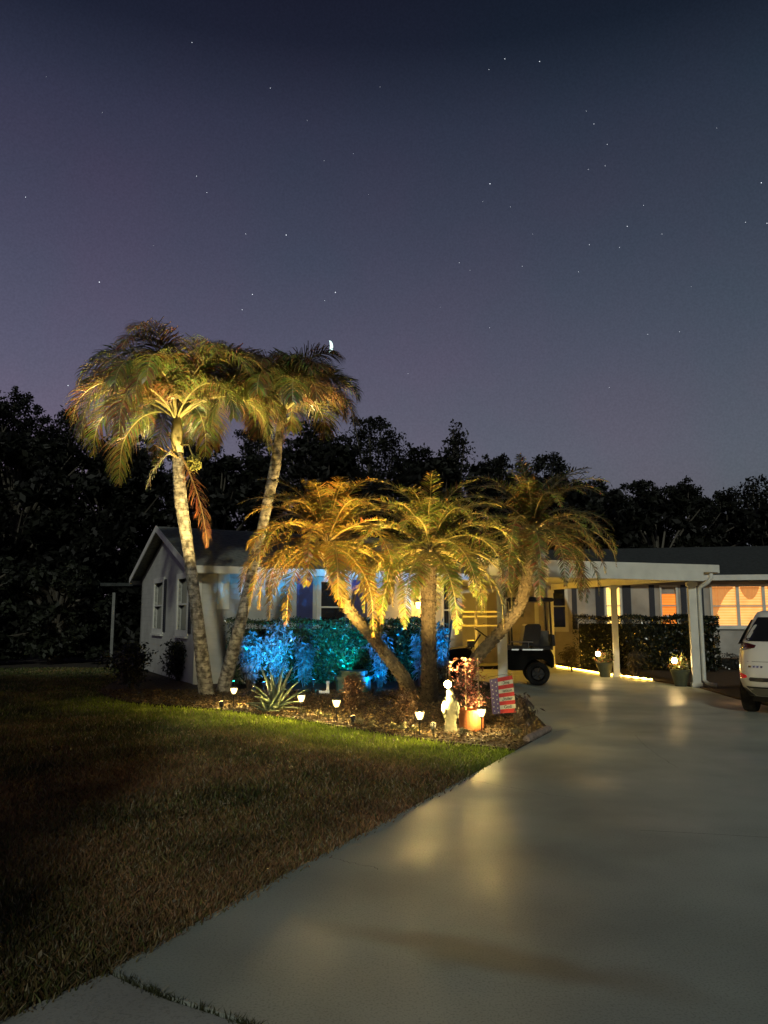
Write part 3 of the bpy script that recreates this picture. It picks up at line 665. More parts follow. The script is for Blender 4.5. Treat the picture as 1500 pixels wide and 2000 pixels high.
# ------------------------------------------------------------------ plants
def leafy(name, P, size, base, seed, parent=None, at0=None, var=.5, aspect=.4, tilt=1, material='leaf', hue=None):
    r = np.random.default_rng(seed+100); n = len(P)
    c = np.array(base)*r.uniform(1-var, 1+var, (n, 1))
    if hue is not None: k = r.random(n) < .4; c[k] = np.array(hue)*r.uniform(1-var, 1+var, (k.sum(), 1))
    return scatter_leaves(name, P, size, c, seed, tilt, aspect, material, parent, at0)
def hedge(a, b, depth, h, n, label, seed, base=(.035,.06,.02), size=.085, z0=.05):
    a = Vector(a); b = Vector(b); mid = (a+b)/2; t = thing('hedge', (mid.x, mid.y, 0), label, 'hedge')
    r = np.random.default_rng(seed); dd = (b-a); L = dd.length; dd.normalize(); nn = Vector((dd.y, -dd.x, 0))
    g = MB(); m = mid; ang = math.atan2(dd.y, dd.x); g.box((m.x, m.y, h*.46), (L-.3, depth-.3, h*.92-.12), ang, col=tuple(x*.5 for x in base)); g.build('branches', 'leaf_dull', t)
    s = r.uniform(0, L, n); face = r.random(n); z = np.empty(n); o = np.empty(n)
    top = face < .3; o[top] = r.uniform(-depth/2, depth/2, top.sum()); z[top] = h+r.normal(0, .03, top.sum())
    fr = ~top; z[fr] = z0+r.random(fr.sum())*(h-z0); o[fr] = depth/2+r.normal(0, .04, fr.sum())*1.2
    back = fr & (r.random(n) < .15); o[back] *= -1
    wob = .05*np.sin(s*3.1+z*2)+.04*np.sin(s*7+z*5); o = o+np.sign(o)*wob; z = z+.03*np.sin(s*4.3+1)*top
    P = np.stack([a.x+dd.x*s+nn.x*o, a.y+dd.y*s+nn.y*o, z], 1)
    leafy('foliage', P, size, base, seed, t, material='leaf_glossy'); return t
hedge(at(438,1300,17.75)*1, at(838,1300,19.1), .9, 1.44, 17000, 'long clipped hedge in front of house window behind blue-lit plants', 21)
def bush(px, py, Yd, rx, rz, n, label, seed, base, size, aspect=.3, name='shrub', cat='shrub', droop=True, hue=None, stems=7, mat_='leaf'):
    c = gp(px, py); r = np.random.default_rng(seed); t = thing(name, (c.x, c.y, 0), label, cat)
    g = MB()
    ctr = []
    for i in range(stems):
        a = r.uniform(0, 6.28); e = r.uniform(.1, 1); top = Vector((c.x+math.cos(a)*rx*.75*e, c.y+math.sin(a)*rx*.6*e, rz*(1.75-.5*e)*r.uniform(.85,1.05)))
        g.tube([Vector((c.x+math.cos(a)*.05, c.y+math.sin(a)*.05, 0)), Vector((c.x, c.y, 0)).lerp(top, .55)+Vector((0,0,.08)), top], [.014*min(1,rz*1.6+.05),.010*min(1,rz*1.6+.05),.004], 5, col=(.06,.045,.03)); ctr.append(top)
    g.build('stem', 'leaf_dull', t)
    k = r.integers(0, stems, n); s = r.random(n)**.7
    T = np.array([list(x) for x in ctr])[k]; B = np.array([c.x, c.y, .1]); P = B+(T-B)*s[:, None]+r.normal(0, 1, (n, 3))*np.array([rx*.17, rx*.17, rz*.10]); P[:, 2] = np.abs(P[:, 2])+(.12 if droop else .01)
    if droop: # long leaves hanging outwards
        d = r.normal(0, 1, (n, 3)); d[:, 2] = -np.abs(d[:, 2])*.9-.25; d /= np.linalg.norm(d, axis=1)[:, None]
        e = np.cross(d, r.normal(0, 1, (n, 3))); e /= np.linalg.norm(e, axis=1)[:, None]; ss = size*r.uniform(.6, 1.35, n)
        V = np.stack([P, P+d*(ss*.5)[:, None]+e*(ss*aspect*.5)[:, None], P+d*ss[:, None]-[0,0,.01], P+d*(ss*.5)[:, None]-e*(ss*aspect*.5)[:, None]], 1)
        cc = np.array(base)*r.uniform(.5, 1.5, (n, 1))
        if hue is not None: kk = r.random(n) < .4; cc[kk] = np.array(hue)*r.uniform(.5, 1.4, (kk.sum(), 1))
        np_mesh('foliage', V.reshape(-1, 3), n, 4, cc, mat_, t)
    else: leafy('foliage', P, size, base, seed, t, aspect=aspect, hue=hue, material=mat_)
    return t
bl = (.13,.14,.13)
bush(488,1347,14,.44,.66,950, 'blue-lit long-leaved shrub beside right pale palm trunk', 31, bl, .115, .36, mat_='leaf_glossy', stems=17)
bush(540,1346,14,.50,.80,1250, 'brightest blue-lit drooping shrub behind agave', 32, bl, .115, .36, mat_='leaf_glossy', stems=17)
bush(595,1343,14,.40,.62,600, 'dim blue-grey shrub right of brightest blue shrub', 33, (.07,.07,.07), .13, .3)
bush(672,1335,15,.40,.74,700, 'teal-lit shrub behind the covered pump', 34, (.10,.13,.09), .13, .3)
bush(742,1343,14.5,.36,.66,1000, 'cyan-lit twiggy shrub left of leaning palm base', 35, bl, .115, .36, mat_='leaf_glossy', stems=17)
bush(864,1344,14.5,.26,.78,1100, 'blue-lit leggy shrub right of upright palm trunk', 36, bl, .115, .36, mat_='leaf_glossy', stems=17)
bush(822,1340,14.8,.26,.66,450, 'blue-lit shrub left of upright palm trunk', 39, bl, .15, .22)
bush(686,1396,12.5,.30,.36,1500, 'brown twiggy bush in front of the covered pump', 37, (.09,.05,.03), .08, .25, droop=False)
bush(795,1425,10.8,.24,.33,1300, 'brown dry tuft at base of leaning palm', 38, (.10,.06,.035), .11, .16, droop=False)
for i, (x, y) in enumerate(((620,1412),(640,1418),(700,1430),(725,1436),(590,1408),(770,1440),(790,1442),(812,1446),(905,1452),(1005,1450))):
    lb = ['small weedy sprig right of second path lamp','small weedy sprig before third path lamp','low sprig right of third path lamp','low sprig in front of unlit path lamp','low sprig at foot of second path lamp','curled pale sprig at bed edge below palm base','curled pale sprig left of fourth path lamp','low sprig at foot of fourth path lamp','low sprig at bed edge below terracotta pot','low sprig at bed corner by driveway'][i]
    bush(x, y-4, 11, .10, .09, 90, lb, 50+i, (.16,.14,.07), .06, .35, 'sprig', 'small plant', droop=False, stems=4)
bush(1030,1440,10.6,.14,.26,260, 'dark leggy plant around the unlit lamps at bed corner', 61, (.05,.035,.025), .09, .25, stems=6)
bush(1012,1415,11.5,.16,.22,260, 'dark low plant beneath the garden flag', 62, (.04,.035,.02), .09, .25)

# agave
def agave(p, label, seed, sc_=1.0, n=17):
    r = random.Random(seed); t = thing('agave', p, label, 'agave'); p = Vector(p)
    for i in range(n):
        a = 2*math.pi*i*.382; e = R(18+68*(i/n)**1.1); L = (.50+.22*(i/n))*sc_*r.uniform(.85,1.1); w = .058*sc_
        out_ = Vector((math.cos(a), math.sin(a), 0)); side = Vector((-math.sin(a), math.cos(a), 0)); V = []; K = 9; pos = p+Vector((0,0,.04))+out_*.03; el_ = e
        for k in range(K):
            s = k/(K-1); ww = w*(math.sin(min(1, s*1.25+.28)*math.pi*.86))**.6*(1-s**5) if s < 1 else .002; ww = max(ww, .002)
            dd = out_*math.cos(el_)+Vector((0,0,math.sin(el_))); nn = -out_*math.sin(el_)+Vector((0,0,math.cos(el_)))
            V += [pos-side*ww+nn*ww*.35, pos-nn*.006, pos+side*ww+nn*ww*.35, pos-nn*.022]
            pos = pos+dd*(L/(K-1)); el_ -= R(4.5)*(1.3-i/n)
        g = MB(); Fs = []
        for k in range(K-1):
            b = 4*k
            Fs += [(b,b+1,b+5,b+4),(b+1,b+2,b+6,b+5),(b+2,b+3,b+7,b+6),(b+3,b,b+4,b+7)]
        g.add(V, Fs); g.build('leaf', 'agave', t, smooth=True)
    return t
mat('agave', (.12,.15,.09), .5, .2, 9)
agave(gp(538,1390), 'large spiky grey-green agave between two lit path lamps', 4, 1.0, 19)
agave(gp(520,1394), 'small pale rosette at foot of the large agave', 5, .42, 10)

# pump cover and pipe
c = gp(690,1352); t = thing('pump_cover', c, 'teal box-like covered pump behind brown bush', 'pump')
g = MB(); g.prism([(c.x-.36,c.y-.02),(c.x-.30,c.y-.24),(c.x+.30,c.y-.24),(c.x+.36,c.y-.02),(c.x+.30,c.y+.3),(c.x-.30,c.y+.3)], 0, .27); g.build('body', 'teal_cover', t)
g = MB(); g.prism([(c.x-.40,c.y-.02),(c.x-.33,c.y-.28),(c.x+.33,c.y-.28),(c.x+.40,c.y-.02),(c.x+.33,c.y+.34),(c.x-.33,c.y+.34)], .271, .33)
g.prism([(c.x-.30,c.y-.02),(c.x-.24,c.y-.2),(c.x+.24,c.y-.2),(c.x+.30,c.y-.02),(c.x+.24,c.y+.26),(c.x-.24,c.y+.26)], .331, .44); g.build('lid', 'teal_cover', t)
c = gp(640,1357); g = MB(); g.tube([c+Vector((0,0,-.02)), c+Vector((0,0,.26))], .03, 10); g.tube([c+Vector((-.16,0,.05)), c+Vector((-.02,0,.05))], .028, 10); g.tube([c+Vector((-.17,0,.05)), c+Vector((-.12,0,.05))], .04, 10); g.tube([c+Vector((0,0,.22)), c+Vector((0,0,.27))], .037, 10); g.tube([c+Vector((-.05,0,.05)), c+Vector((0.035,0,.05))], .038, 10)
tag(g.build('pipe', 'pvc', base=c, smooth=False), 'white plastic pipe tee standing left of the covered pump', 'pipe')

# ------------------------------------------------------------------ palms
def frond_mesh(root, az, e0, L, droop, nl, ll, ww, seed, cols, vee=.55, sag=.9, curl=0, fwd=.55):
    r = random.Random(seed); g = MB(); K = 16; pos = Vector(root); el_ = e0; az_ = az; P = []; T = []
    for k in range(K+1):
        dd = Vector((math.cos(el_)*math.cos(az_), math.cos(el_)*math.sin(az_), math.sin(el_))); P.append(pos.copy()); T.append(dd)
        pos += dd*(L/K); el_ = max(el_-droop/K*(.45+1.1*k/K), -R(88)); az_ += curl/K
    cr_ = cols[1]
    g.tube(P, [.020*(1-.85*k/K)*ww/.011+.002 for k in range(K+1)], 5, col=cr_)
    V = []; Fs = []; cc = []
    for i in range(nl):
        s = .13+.87*(i+r.random()*.6)/nl; x = min(s*K, K-.01); k = int(x); f = x-k
        p = P[k].lerp(P[k+1], f); t = T[k].lerp(T[k+1], f).normalized()
        up = Vector((0,0,1)); sd = t.cross(up)
        sd = sd.normalized() if sd.length > .05 else Vector((math.sin(az), -math.cos(az), 0)); un = sd.cross(t).normalized()
        prof = math.sin(math.pi*min(1, .18+s*.80))**.7; l = ll*max(.22, prof)*r.uniform(.85, 1.12)
        for sg in (-1, 1):
            v = r.gauss(vee, .25); fw = fwd+.5*s+r.gauss(0, .12)
            d0 = (sd*sg+un*v+t*fw).normalized(); wv = t*.8-sd*sg*.3; wv = (wv-d0*wv.dot(d0)).normalized()
            q = p.copy(); dcur = d0.copy(); b0 = len(V); wm = ww*r.uniform(.8, 1.2)
            col = tuple(c*r.uniform(.6, 1.4) for c in (cols[0] if r.random() > .22 else cols[2]))
            for m, wk in ((0,.55),(1,1.0),(2,.75)):
                V += [q-wv*wm*wk, q+wv*wm*wk]; q = q+dcur*(l/3); dcur = (dcur+Vector((0,0,-1))*sag*(.35+.25*m)*r.uniform(.7,1.2)).normalized()
            V.append(q)
            g.add(V[b0:], [(0,1,3,2),(2,3,5,4),(4,5,6)], col)
    return g
def trunk(t, pts, rad, material, ring=.0, n=14, knobs=False, seed=0):
    P = []; rr = []
    for i in range(len(pts)-1):
        K = 12 if knobs else 26
        for k in range(K): 
            f = k/K; P.append(Vector(pts[i]).lerp(Vector(pts[i+1]), f)); rr.append(rad[i]+(rad[i+1]-rad[i])*f)
    P.append(Vector(pts[-1])); rr.append(rad[-1])
    # smooth the path
    for _ in range(6): P = [P[0]]+[(P[i-1]+P[i]*2+P[i+1])/4 for i in range(1, len(P)-1)]+[P[-1]]
    rr = [x*(1+ring*(1 if i % 2 else -1)+.02*math.sin(i*1.7)) for i, x in enumerate(rr)]
    g = MB(); g.tube(P, rr, n)
    if knobs:
        r = random.Random(seed)
        for i in range(len(P)-1):
            for j in range(7):
                a = 6.28*(j/7+.37*i); p = P[i].lerp(P[i+1], r.random()); dd = (P[i+1]-P[i]).normalized(); s = dd.cross(Vector((math.cos(a), math.sin(a), .1))).normalized()
                o_ = p+s*rr[i]*.92; g.tube([o_, o_+s*.018+dd*.030], [.022, .010], 5)
    o = g.build('trunk', material, t, smooth=not knobs); return P
G1 = (.16,.175,.05); G2 = (.16,.10,.04); RC = (.42,.38,.18)
def palm_tall(base, pts, rad, crown, label, seed, fronds, cc=None, L=2.3):
    base = Vector(base); t = thing('palm_tree', base, label, 'palm tree', 'tall palms leaning apart at left')
    P = trunk(t, pts, rad, 'bark_smooth', .018)
    cr = Vector(crown); g = MB(); g.tube([P[-1], P[-1].lerp(cr, .5), cr+Vector((0,0,.05))], [rad[-1]*1.05, rad[-1]*1.12, rad[-1]*.55], 10); g.build('crownshaft', 'crownshaft', t, smooth=True)
    r = random.Random(seed)
    for i, (az, e, l, dr) in enumerate(fronds):
        brown = r.random() < .35
        cols = [(.17,.11,.045) if brown else G1, RC, G2]
        frond_mesh(cr+Vector((math.cos(az)*.05, math.sin(az)*.05, r.uniform(-.08,.08))), az, e, l*L, dr, 110, .74, .0105, seed*50+i, cols, vee=.30, sag=1.25, curl=r.uniform(-.5,.5)).build('frond', 'leaf', t)
    return t
mat('crownshaft', (.26,.24,.13), .6, .3, 8)
def fr_set(seed, n):
    r = random.Random(seed); out_ = []
    for i in range(n):
        az = 6.283*i*.382+r.uniform(-.25,.25); lvl = i/n
        e = R(84-52*lvl+r.uniform(-8,8)); out_.append((az, e, r.uniform(.85,1.08)*(1-.12*(1-lvl)), R(140+34*lvl+r.uniform(-18,18))))
    return out_
Yp = 15.0
b1 = gp(404,1358); c1 = at(345,812,15.1)
pts1 = [b1+Vector((0,0,-.03)), at(388,1230,14.95), at(370,1090,14.95), at(352,970,15), at(347,885,15.1)]
p1 = palm_tall(b1, pts1, [.155,.125,.11,.13,.115], c1, 'tall pale-trunked palm leaning left with widest drooping crown', 3, fr_set(3, 36), L=2.85)
b2 = gp(434,1352); c2 = at(556,792,15.9)
pts2 = [b2+Vector((0,0,-.03)), at(470,1215,15.5), at(508,1050,15.8), at(538,910,15.9), at(546,845,15.9)]
p2 = palm_tall(b2, pts2, [.15,.115,.10,.12,.085], c2, 'tall pale-trunked palm leaning right with smaller crown', 8, fr_set(11, 28), L=2.0)
# hanging dead frond and old leaf sheaths, fruit cluster of the left palm
cols = [(.20,.09,.04), (.35,.25,.12), (.15,.07,.03)]
frond_mesh(at(352,885,14.85), R(-20), R(-60), 2.0, R(28), 60, .42, .010, 901, cols, vee=.1, sag=1.3).build('dead_frond', 'leaf', p1)
frond_mesh(at(335,880,14.9), R(200), R(-45), .95, R(45), 40, .35, .009, 902, [(.14,.15,.12),(.2,.2,.14),(.1,.1,.08)], vee=.1, sag=1.3).build('dead_frond', 'leaf', p1)
g = MB()
r = np.random.default_rng(77); q = at(378,905,14.9)
for i in range(230):
    d_ = r.normal(0,1,3); d_ /= np.linalg.norm(d_); p_ = q+Vector(d_*np.array([.16,.16,.21])*r.uniform(.5,1)); g.ball(p_, .017, 5, 4, col=(.22,.22,.06))
g.tube([at(350,870,15.05), at(368,868,14.95), q+Vector((0,0,.1))], [.02,.016,.012], 6, col=(.3,.27,.12)); g.build('fruit_cluster', 'leaf_dull', p1)
for k_, (a_, b_) in enumerate((((300,868),(330,885)), ((325,870),(345,892)))):
    g = MB(); g.tube([at(347,893,15.0), at(*b_,14.9), at(*a_,14.85)], [.03,.02,.008], 6, col=(.3,.22,.1)); g.build('flower_stalk', 'leaf_dull', p1)

def palm_pygmy(base, pts, rad, crown, label, seed, n, L, tone, material='bark_rough', extra=()):
    t = thing('date_palm', base, label, 'palm tree', 'feathery dwarf date palms in the bed')
    trunk(t, pts, rad, material, .03, 12, True, seed); cr = Vector(crown); r = random.Random(seed)
    # fibrous crown base of old leaf stubs
    g = MB()
    for i in range(60):
        a = 6.28*i*.382; z = -.30+.36*i/60; d_ = Vector((math.cos(a), math.sin(a), .9)); p_ = cr+Vector((math.cos(a)*.07, math.sin(a)*.07, z)); g.tube([p_, p_+d_*.07, p_+d_*.12], [.026,.018,.006], 5)
    g.build('leaf_bases', 'bark_rough', t)
    for i in range(n):
        az = 6.283*i*.382+r.uniform(-.25,.25); lvl = i/n
        e = R(84-104*lvl**1.15+r.uniform(-9,9)); l = L*r.uniform(.85,1.08)*(.80+.20*lvl-.25*max(0,lvl-.8)); dr = R(100+25*lvl-60*max(0,lvl-.7)+r.uniform(-15,15))
        frond_mesh(cr, az, e, l, dr, 66, .28, .0088, seed*70+i, tone, vee=.22, sag=.36, curl=r.uniform(-.4,.4), fwd=.45).build('frond', 'leaf', t)
    for i, (az, e, l, dr) in enumerate(extra):
        frond_mesh(cr, az, e, l, dr, 66, .33, .0085, seed*90+i, tone, vee=.15, sag=.5, fwd=.4).build('frond', 'leaf', t)
    return t
TA = [(.19,.14,.03), (.38,.28,.10), (.19,.15,.05)]; TB = [(.15,.16,.035), (.34,.29,.12), (.17,.12,.05)]; TC = [(.10,.11,.035), (.25,.20,.09), (.15,.07,.03)]
b3 = gp(806,1368); c3 = at(640,1062,13.0)
palm_pygmy(b3, [b3+Vector((0,0,-.03)), at(790,1325,13.5), at(738,1258,13.3), at(680,1190,13.1), at(652,1120,13.0), c3+Vector((0,0,-.05))], [.17,.115,.095,.085,.09,.09], c3,
           'date palm leaning far left with amber-lit crown', 5, 56, 2.08, TA, extra=((R(200),R(5),1.5,R(110)), (R(185),R(-20),1.3,R(70)), (R(330),R(-30),1.3,R(60)), (R(300),R(-50),1.2,R(35)), (R(250),R(-10),1.2,R(90))))
b4 = gp(838,1372); c4 = at(840,1075,13.1)
palm_pygmy(b4, [b4+Vector((0,0,-.03)), at(838,1300,13.3), at(836,1200,13.1), at(838,1110,13.1), c4+Vector((0,0,-.05))], [.19,.13,.12,.13,.10], c4,
           'upright date palm in the middle with dark shaggy trunk', 6, 58, 2.08, TB, material='bark_shaggy', extra=((R(250),R(-20),1.3,R(60)), (R(290),R(-15),1.3,R(70)), (R(180),R(0),1.4,R(95)), (R(0),R(0),1.4,R(95)), (R(20),R(60),1.5,R(60))))
b5 = gp(893,1352); c5 = at(1040,1040,14.0)
palm_pygmy(b5, [b5+Vector((0,0,-.03)), at(925,1290,14.1), at(978,1233,14.0), at(1018,1180,14.0), at(1034,1110,14.0), c5+Vector((0,0,-.05))], [.15,.105,.10,.10,.11,.09], c5,
           'date palm leaning right toward the carport roof', 7, 54, 2.08, TC, extra=((R(-10),R(5),1.65,R(100)), (R(5),R(20),1.6,R(110)), (R(190),R(-10),1.3,R(80)), (R(225),R(-40),1.2,R(45)), (R(240),R(80),1.5,R(40))))
# ------------------------------------------------------------------ statue
def statue(p):
    t = thing('statue', p, 'white robed praying-garden statue with open hands between lamp and terracotta pot', 'statue'); p = Vector(p)
    H = .585
    def mod(th, i, z):
        k = 1.0
        if .08 < z < .47: k += .045*math.cos(th*9+z*9)*min(1, (z-.06)*8)+.02*math.cos(th*17-z*14)
        return k
    prof = [(.085,0),(.092,.012),(.092,.05),(.085,.062),(.088,.075),(.080,.10),(.074,.14),(.084,.19),(.100,.24),(.113,.28),(.118,.32),(.112,.36),(.098,.40),(.084,.43),(.068,.46),(.055,.478),(.036,.492),(.032,.503),(.040,.515),(.046,.535),(.045,.555),(.034,.575),(.012,.587)]
    g = MB(); g.lathe(prof, p, 44, sx=1.0, sy=.72, mod=mod)
    # face and hair inside the veil
    g.ball(p+Vector((0,-.026,.535)), .030, 12, 8, sc=(.85,.7,1.1)); g.tube([p+Vector((0,-.045,.542)), p+Vector((0,-.050,.532)), p+Vector((0,-.047,.528))], [.003,.005,.003], 5)
    g.build('figure', 'statue', t, smooth=True)
    for s in (-1, 1):
        g = MB(); sh = p+Vector((s*.060,-.015,.43)); el_ = p+Vector((s*.088,-.035,.33)); wr_ = p+Vector((s*.084,-.085,.262))
        g.tube([sh, sh.lerp(el_, .5), el_, el_.lerp(wr_, .5), wr_], [.034,.036,.036,.031,.026], 12)
        pm = wr_+Vector((s*.004,-.012,-.022)); g.tube([wr_, pm, pm+Vector((0,-.008,-.018))], [.010,.013,.012], 8, squash=.5)
        for k in range(4):
            b_ = pm+Vector(((k-1.5)*.0055,-.008,-.016)); l_ = (.017,.021,.022,.018)[k]; g.tube([b_, b_+Vector((0,-.004,-l_*.6)), b_+Vector((0,-.003,-l_))], [.0033,.003,.002], 5)
        b_ = pm+Vector((-s*.011,-.004,-.004)); g.tube([b_, b_+Vector((-s*.006,-.004,-.008)), b_+Vector((-s*.007,-.005,-.016))], [.004,.0035,.002], 5)
        g.build('arm', 'statue', t, smooth=True)
    g = MB() # veil falling from the head over the shoulders
    n = 24
    V = []
    for (r_, z) in ((.050,.545),(.052,.515),(.060,.485),(.080,.455),(.096,.41),(.110,.36),(.116,.31),(.110,.27)):
        for j in range(n+1):
            th = R(-52)+R(284)*j/n; kk = 1+.03*math.cos(j*2.1); V.append(p+Vector((r_*kk*math.cos(th), r_*.74*kk*math.sin(th), z-.02*abs(math.cos(th)))))
    g.add(V, [(i*(n+1)+j, i*(n+1)+j+1, (i+1)*(n+1)+j+1, (i+1)*(n+1)+j) for i in range(7) for j in range(n)]); g.build('veil', 'statue', t, smooth=True)
statue(gp(880,1431))

# ------------------------------------------------------------------ terracotta pot with red plant, garden flag, kerb stone
def potted(p, label, rt, rb, h, material, seed, name='plant_pot', cat='plant pot'):
    t = thing(name, p, label, cat)
    g = MB(); g.lathe([(rb,0),(rb*1.02,.02),(rt,h*.86),(rt*1.07,h*.87),(rt*1.07,h),(rt*.93,h),(rt*.9,h*.9),(.01,h*.88)], p, 28); g.build('pot', material, t); return t
p = gp(921,1427); pt = potted(p, 'terracotta pot planted with red-leaved shrub on two canes', .178,.165,.29, 'terracotta', 1)
g = MB()
for x in (-.075,.11): g.tube([p+Vector((x,0,.2)), p+Vector((x*.9,.01,.98))], .010, 6)
g.build('cane', 'cane', pt) if mat('cane', (.35,.28,.16), .8) else None
r = np.random.default_rng(12); n = 620; P = np.array(p)+np.stack([r.normal(0,.10,n), r.normal(0,.09,n), .32+r.random(n)**.8*.66], 1); P[:n//3, 0] += (P[:n//3, 2]-.6)*-.25; P[n//3:n//2, 2] = .32+r.random(n//2-n//3)*.14
cc = np.array([.30,.10,.08])*r.uniform(.4,1.5,(n,1)); k = r.random(n) < .25; cc[k] = np.array([.38,.22,.17])*r.uniform(.6,1.3,(k.sum(),1))
scatter_leaves('foliage', P, .055, cc, 13, 1, .42, 'leaf', pt)
# flag
fp = gp(1007,1416); Yf = 10.6
tl_, tr_, bl_, br_ = at(956,1327,Yf), at(1001,1319,Yf+.02), at(962,1395,Yf-.02), at(1008,1391,Yf)
fl = thing('garden_flag', (tr_.x+.02, tr_.y, 0), 'small red, cream and blue garden flag with stars reading One Nation Under God', 'flag')
def fpt(u, v, n=0):
    p_ = (tl_*(1-u)+tr_*u)*(1-v)+(bl_*(1-u)+br_*u)*v
    return p_+Vector((0,-1,0))*(n+.008*math.sin(u*5+v*2.5))
def fpatch(mb, u0, u1, v0, v1, n, K=8):
    V = [fpt(u0+(u1-u0)*i/K, v0+(v1-v0)*j/K, n) for j in range(K+1) for i in range(K+1)]
    mb.add(V, [(j*(K+1)+i, (j+1)*(K+1)+i, (j+1)*(K+1)+i+1, j*(K+1)+i+1) for i in range(K) for j in range(K)])
cloth = MB()
for i in range(0, 9, 2): fpatch(cloth, .34, 1, i/9, (i+1)/9, 0)
fpatch(cloth, 0, 1, 0, 1, -.006)
ro = cloth.build('cloth', 'flag_red', fl)
g = MB()
for i in range(1, 9, 2): fpatch(g, .34, 1, i/9, (i+1)/9, 0)
g.build('cream_stripes', 'flag_cream', ro)
g = MB(); fpatch(g, 0, .34, 0, 1, 0); g.build('star_field', 'flag_blue', ro)
g = MB()
for j in range(8):
    for i in range(2):
        u = .08+.16*i+.02*(j % 2); v = .06+.122*j+(.05 if i else 0)
        if v > .97: continue
        ctr = fpt(u, v, .003); V = [ctr]+[fpt(u+math.cos(R(90+36*k))*(.045 if k % 2 == 0 else .019), v-math.sin(R(90+36*k))*(.045 if k % 2 == 0 else .019)*.66, .003) for k in range(10)]
        g.add(V, [(0,k+1,(k+1)%10+1) for k in range(10)])
g.build('stars', 'flag_cream', ro)
for row, wd in zip((1,3,5,7), ('One', 'Nation', 'Under', 'God')):
    cu = bpy.data.curves.new('lettering', 'FONT'); cu.body = wd; cu.size = .058; cu.align_x = 'CENTER'; cu.align_y = 'CENTER'; cu.offset = .0010; cu.extrude = .0004
    tmp = bpy.data.objects.new('tmp', cu); me = bpy.data.meshes.new_from_object(tmp); bpy.data.objects.remove(tmp)
    me.materials.clear(); me.materials.append(M['ink']); o = bpy.data.objects.new('lettering', me); C.objects.link(o); o.parent = ro
    c_ = fpt(.67, (row+.5)/9, .006); xa = (tr_-tl_).normalized(); za = (tl_-bl_).normalized(); ya = xa.cross(za).normalized()
    o.matrix_local = Matrix.Translation(c_-origin(ro)) @ Matrix((( xa.x, za.x, ya.x*1), (xa.y, za.y, ya.y), (xa.z, za.z, ya.z))).to_4x4()
g = MB(); s0 = Vector((tr_.x+.022, tr_.y+.01, 0)); g.tube([s0, Vector((s0.x-.03, s0.y, tr_.z+.03)), at(953,1323,Yf)+Vector((0,.01,.0))], .005, 6); g.build('pole', 'black_plastic', fl)
g = MB(); k0, k1 = gp(1028,1450), gp(1072,1427); q = [k0.lerp(k1, i/6) for i in range(7)]; g.tube([x+Vector((0,0,.03)) for x in q], [.045,.056,.052,.055,.05,.054,.042], 8)
tag(g.build('kerb_stone', 'kerb', base=(k0+k1)/2), 'rough rounded edging stone at bed corner by the driveway', 'stone')

# ------------------------------------------------------------------ planters under the carport
def planter(px, py, lpx, lpy, label, llabel, seed, cols):
    p = gp(px, py); Yd = p.y; t = potted(p, label, .205, .13, .37, 'pot_green', seed)
    r = np.random.default_rng(seed); n = 330; P = np.array(p)+np.stack([r.normal(0,.12,n), r.normal(0,.10,n), .39+np.abs(r.normal(0,.12,n))], 1)
    cc = np.array(cols)*r.uniform(.4,1.4,(n,1)); k = r.random(n) < .25; cc[k] = np.array([.30,.12,.06]); scatter_leaves('foliage', P, .085, cc, seed, 1, .35, 'leaf', t)
    g = MB()
    for i in range(14):
        a = r.uniform(0,6.28); top = p+Vector((math.cos(a)*.18, math.sin(a)*.14, r.uniform(.55,.75))); g.tube([p+Vector((0,0,.34)), p.lerp(top,.6)+Vector((0,0,.05)), top], [.012,.008,.002], 4, col=(.16,.17,.05))
    g.build('stems', 'leaf', t)
    q = at(lpx, lpy, Yd-.12); l = thing('garden_lamp', (q.x, q.y, .34), llabel, 'garden lamp'); g = MB(); g.tube([(q.x,q.y,.34), q], .008, 6); g.build('stake', 'black_plastic', l)
    g = MB(); g.ball(q, .062, 12, 8); g.build('globe', 'lamp_pot', l, smooth=True)
mat('lamp_pot', (1,.8,.5), .5, .02, 5, emit=(1,.68,.26), es=110)
planter(1182,1322,1168,1277,'dark green planter with bronze leaves at foot of middle carport post','round lit lamp in the planter at middle carport post', 41, (.10,.11,.03))
planter(1330,1340,1317,1290,'dark green planter of spiky yellow-green leaves by corner carport post','round lit lamp in the planter at corner carport post', 42, (.16,.17,.04))

# dark hedges and shrubs in front of the main block
hedge(Vector((5.9,23.9,0)), Vector((9.6,22.3,0)), 1.1, 1.52, 9000, 'dark hedge under the small lit windows behind carport posts', 71, (.018,.024,.012), .11)
hedge(Vector((9.8,23.2,0)), Vector((15.5,22.0,0)), .9, .42, 3500, 'low dark hedge under the large lit window', 72, (.02,.02,.012), .10)
bush(1115,1312,22,.35,.36,700, 'dim grassy clump at left end of the dark hedge', 73, (.07,.055,.025), .16, .12)
bush(1240,1322,20,.35,.36,600, 'dim grassy clump between the two planters', 74, (.04,.035,.02), .16, .12)
bush(1368,1318,21,.22,.62,500, 'thin dark shrub right of corner carport post', 75, (.03,.028,.015), .10, .3)
bush(255,1345,17,.75,.62,2500, 'dark shrub below the gable windows', 76, (.02,.024,.014), .09, .45, droop=False)
bush(345,1330,17,.8,.6,2500, 'dark shrub at house corner behind left palm trunk', 77, (.02,.026,.014), .09, .45, droop=False)

# ------------------------------------------------------------------ golf cart (faces left)
HC = Vector((-1, .10, 0)).normalized(); SC = Vector((-HC.y, HC.x, 0))   # heading and its left side
gc0 = gp(1051,1339); gc0.z = 0
near = gc0  # near rear wheel contact
RW = .265
def gcp(f, s, z): # f: metres ahead of rear axle, s: metres away from camera side, z
    return near + HC*f + Vector((-HC.y, HC.x, 0))*(-s) + Vector((0,0,z))
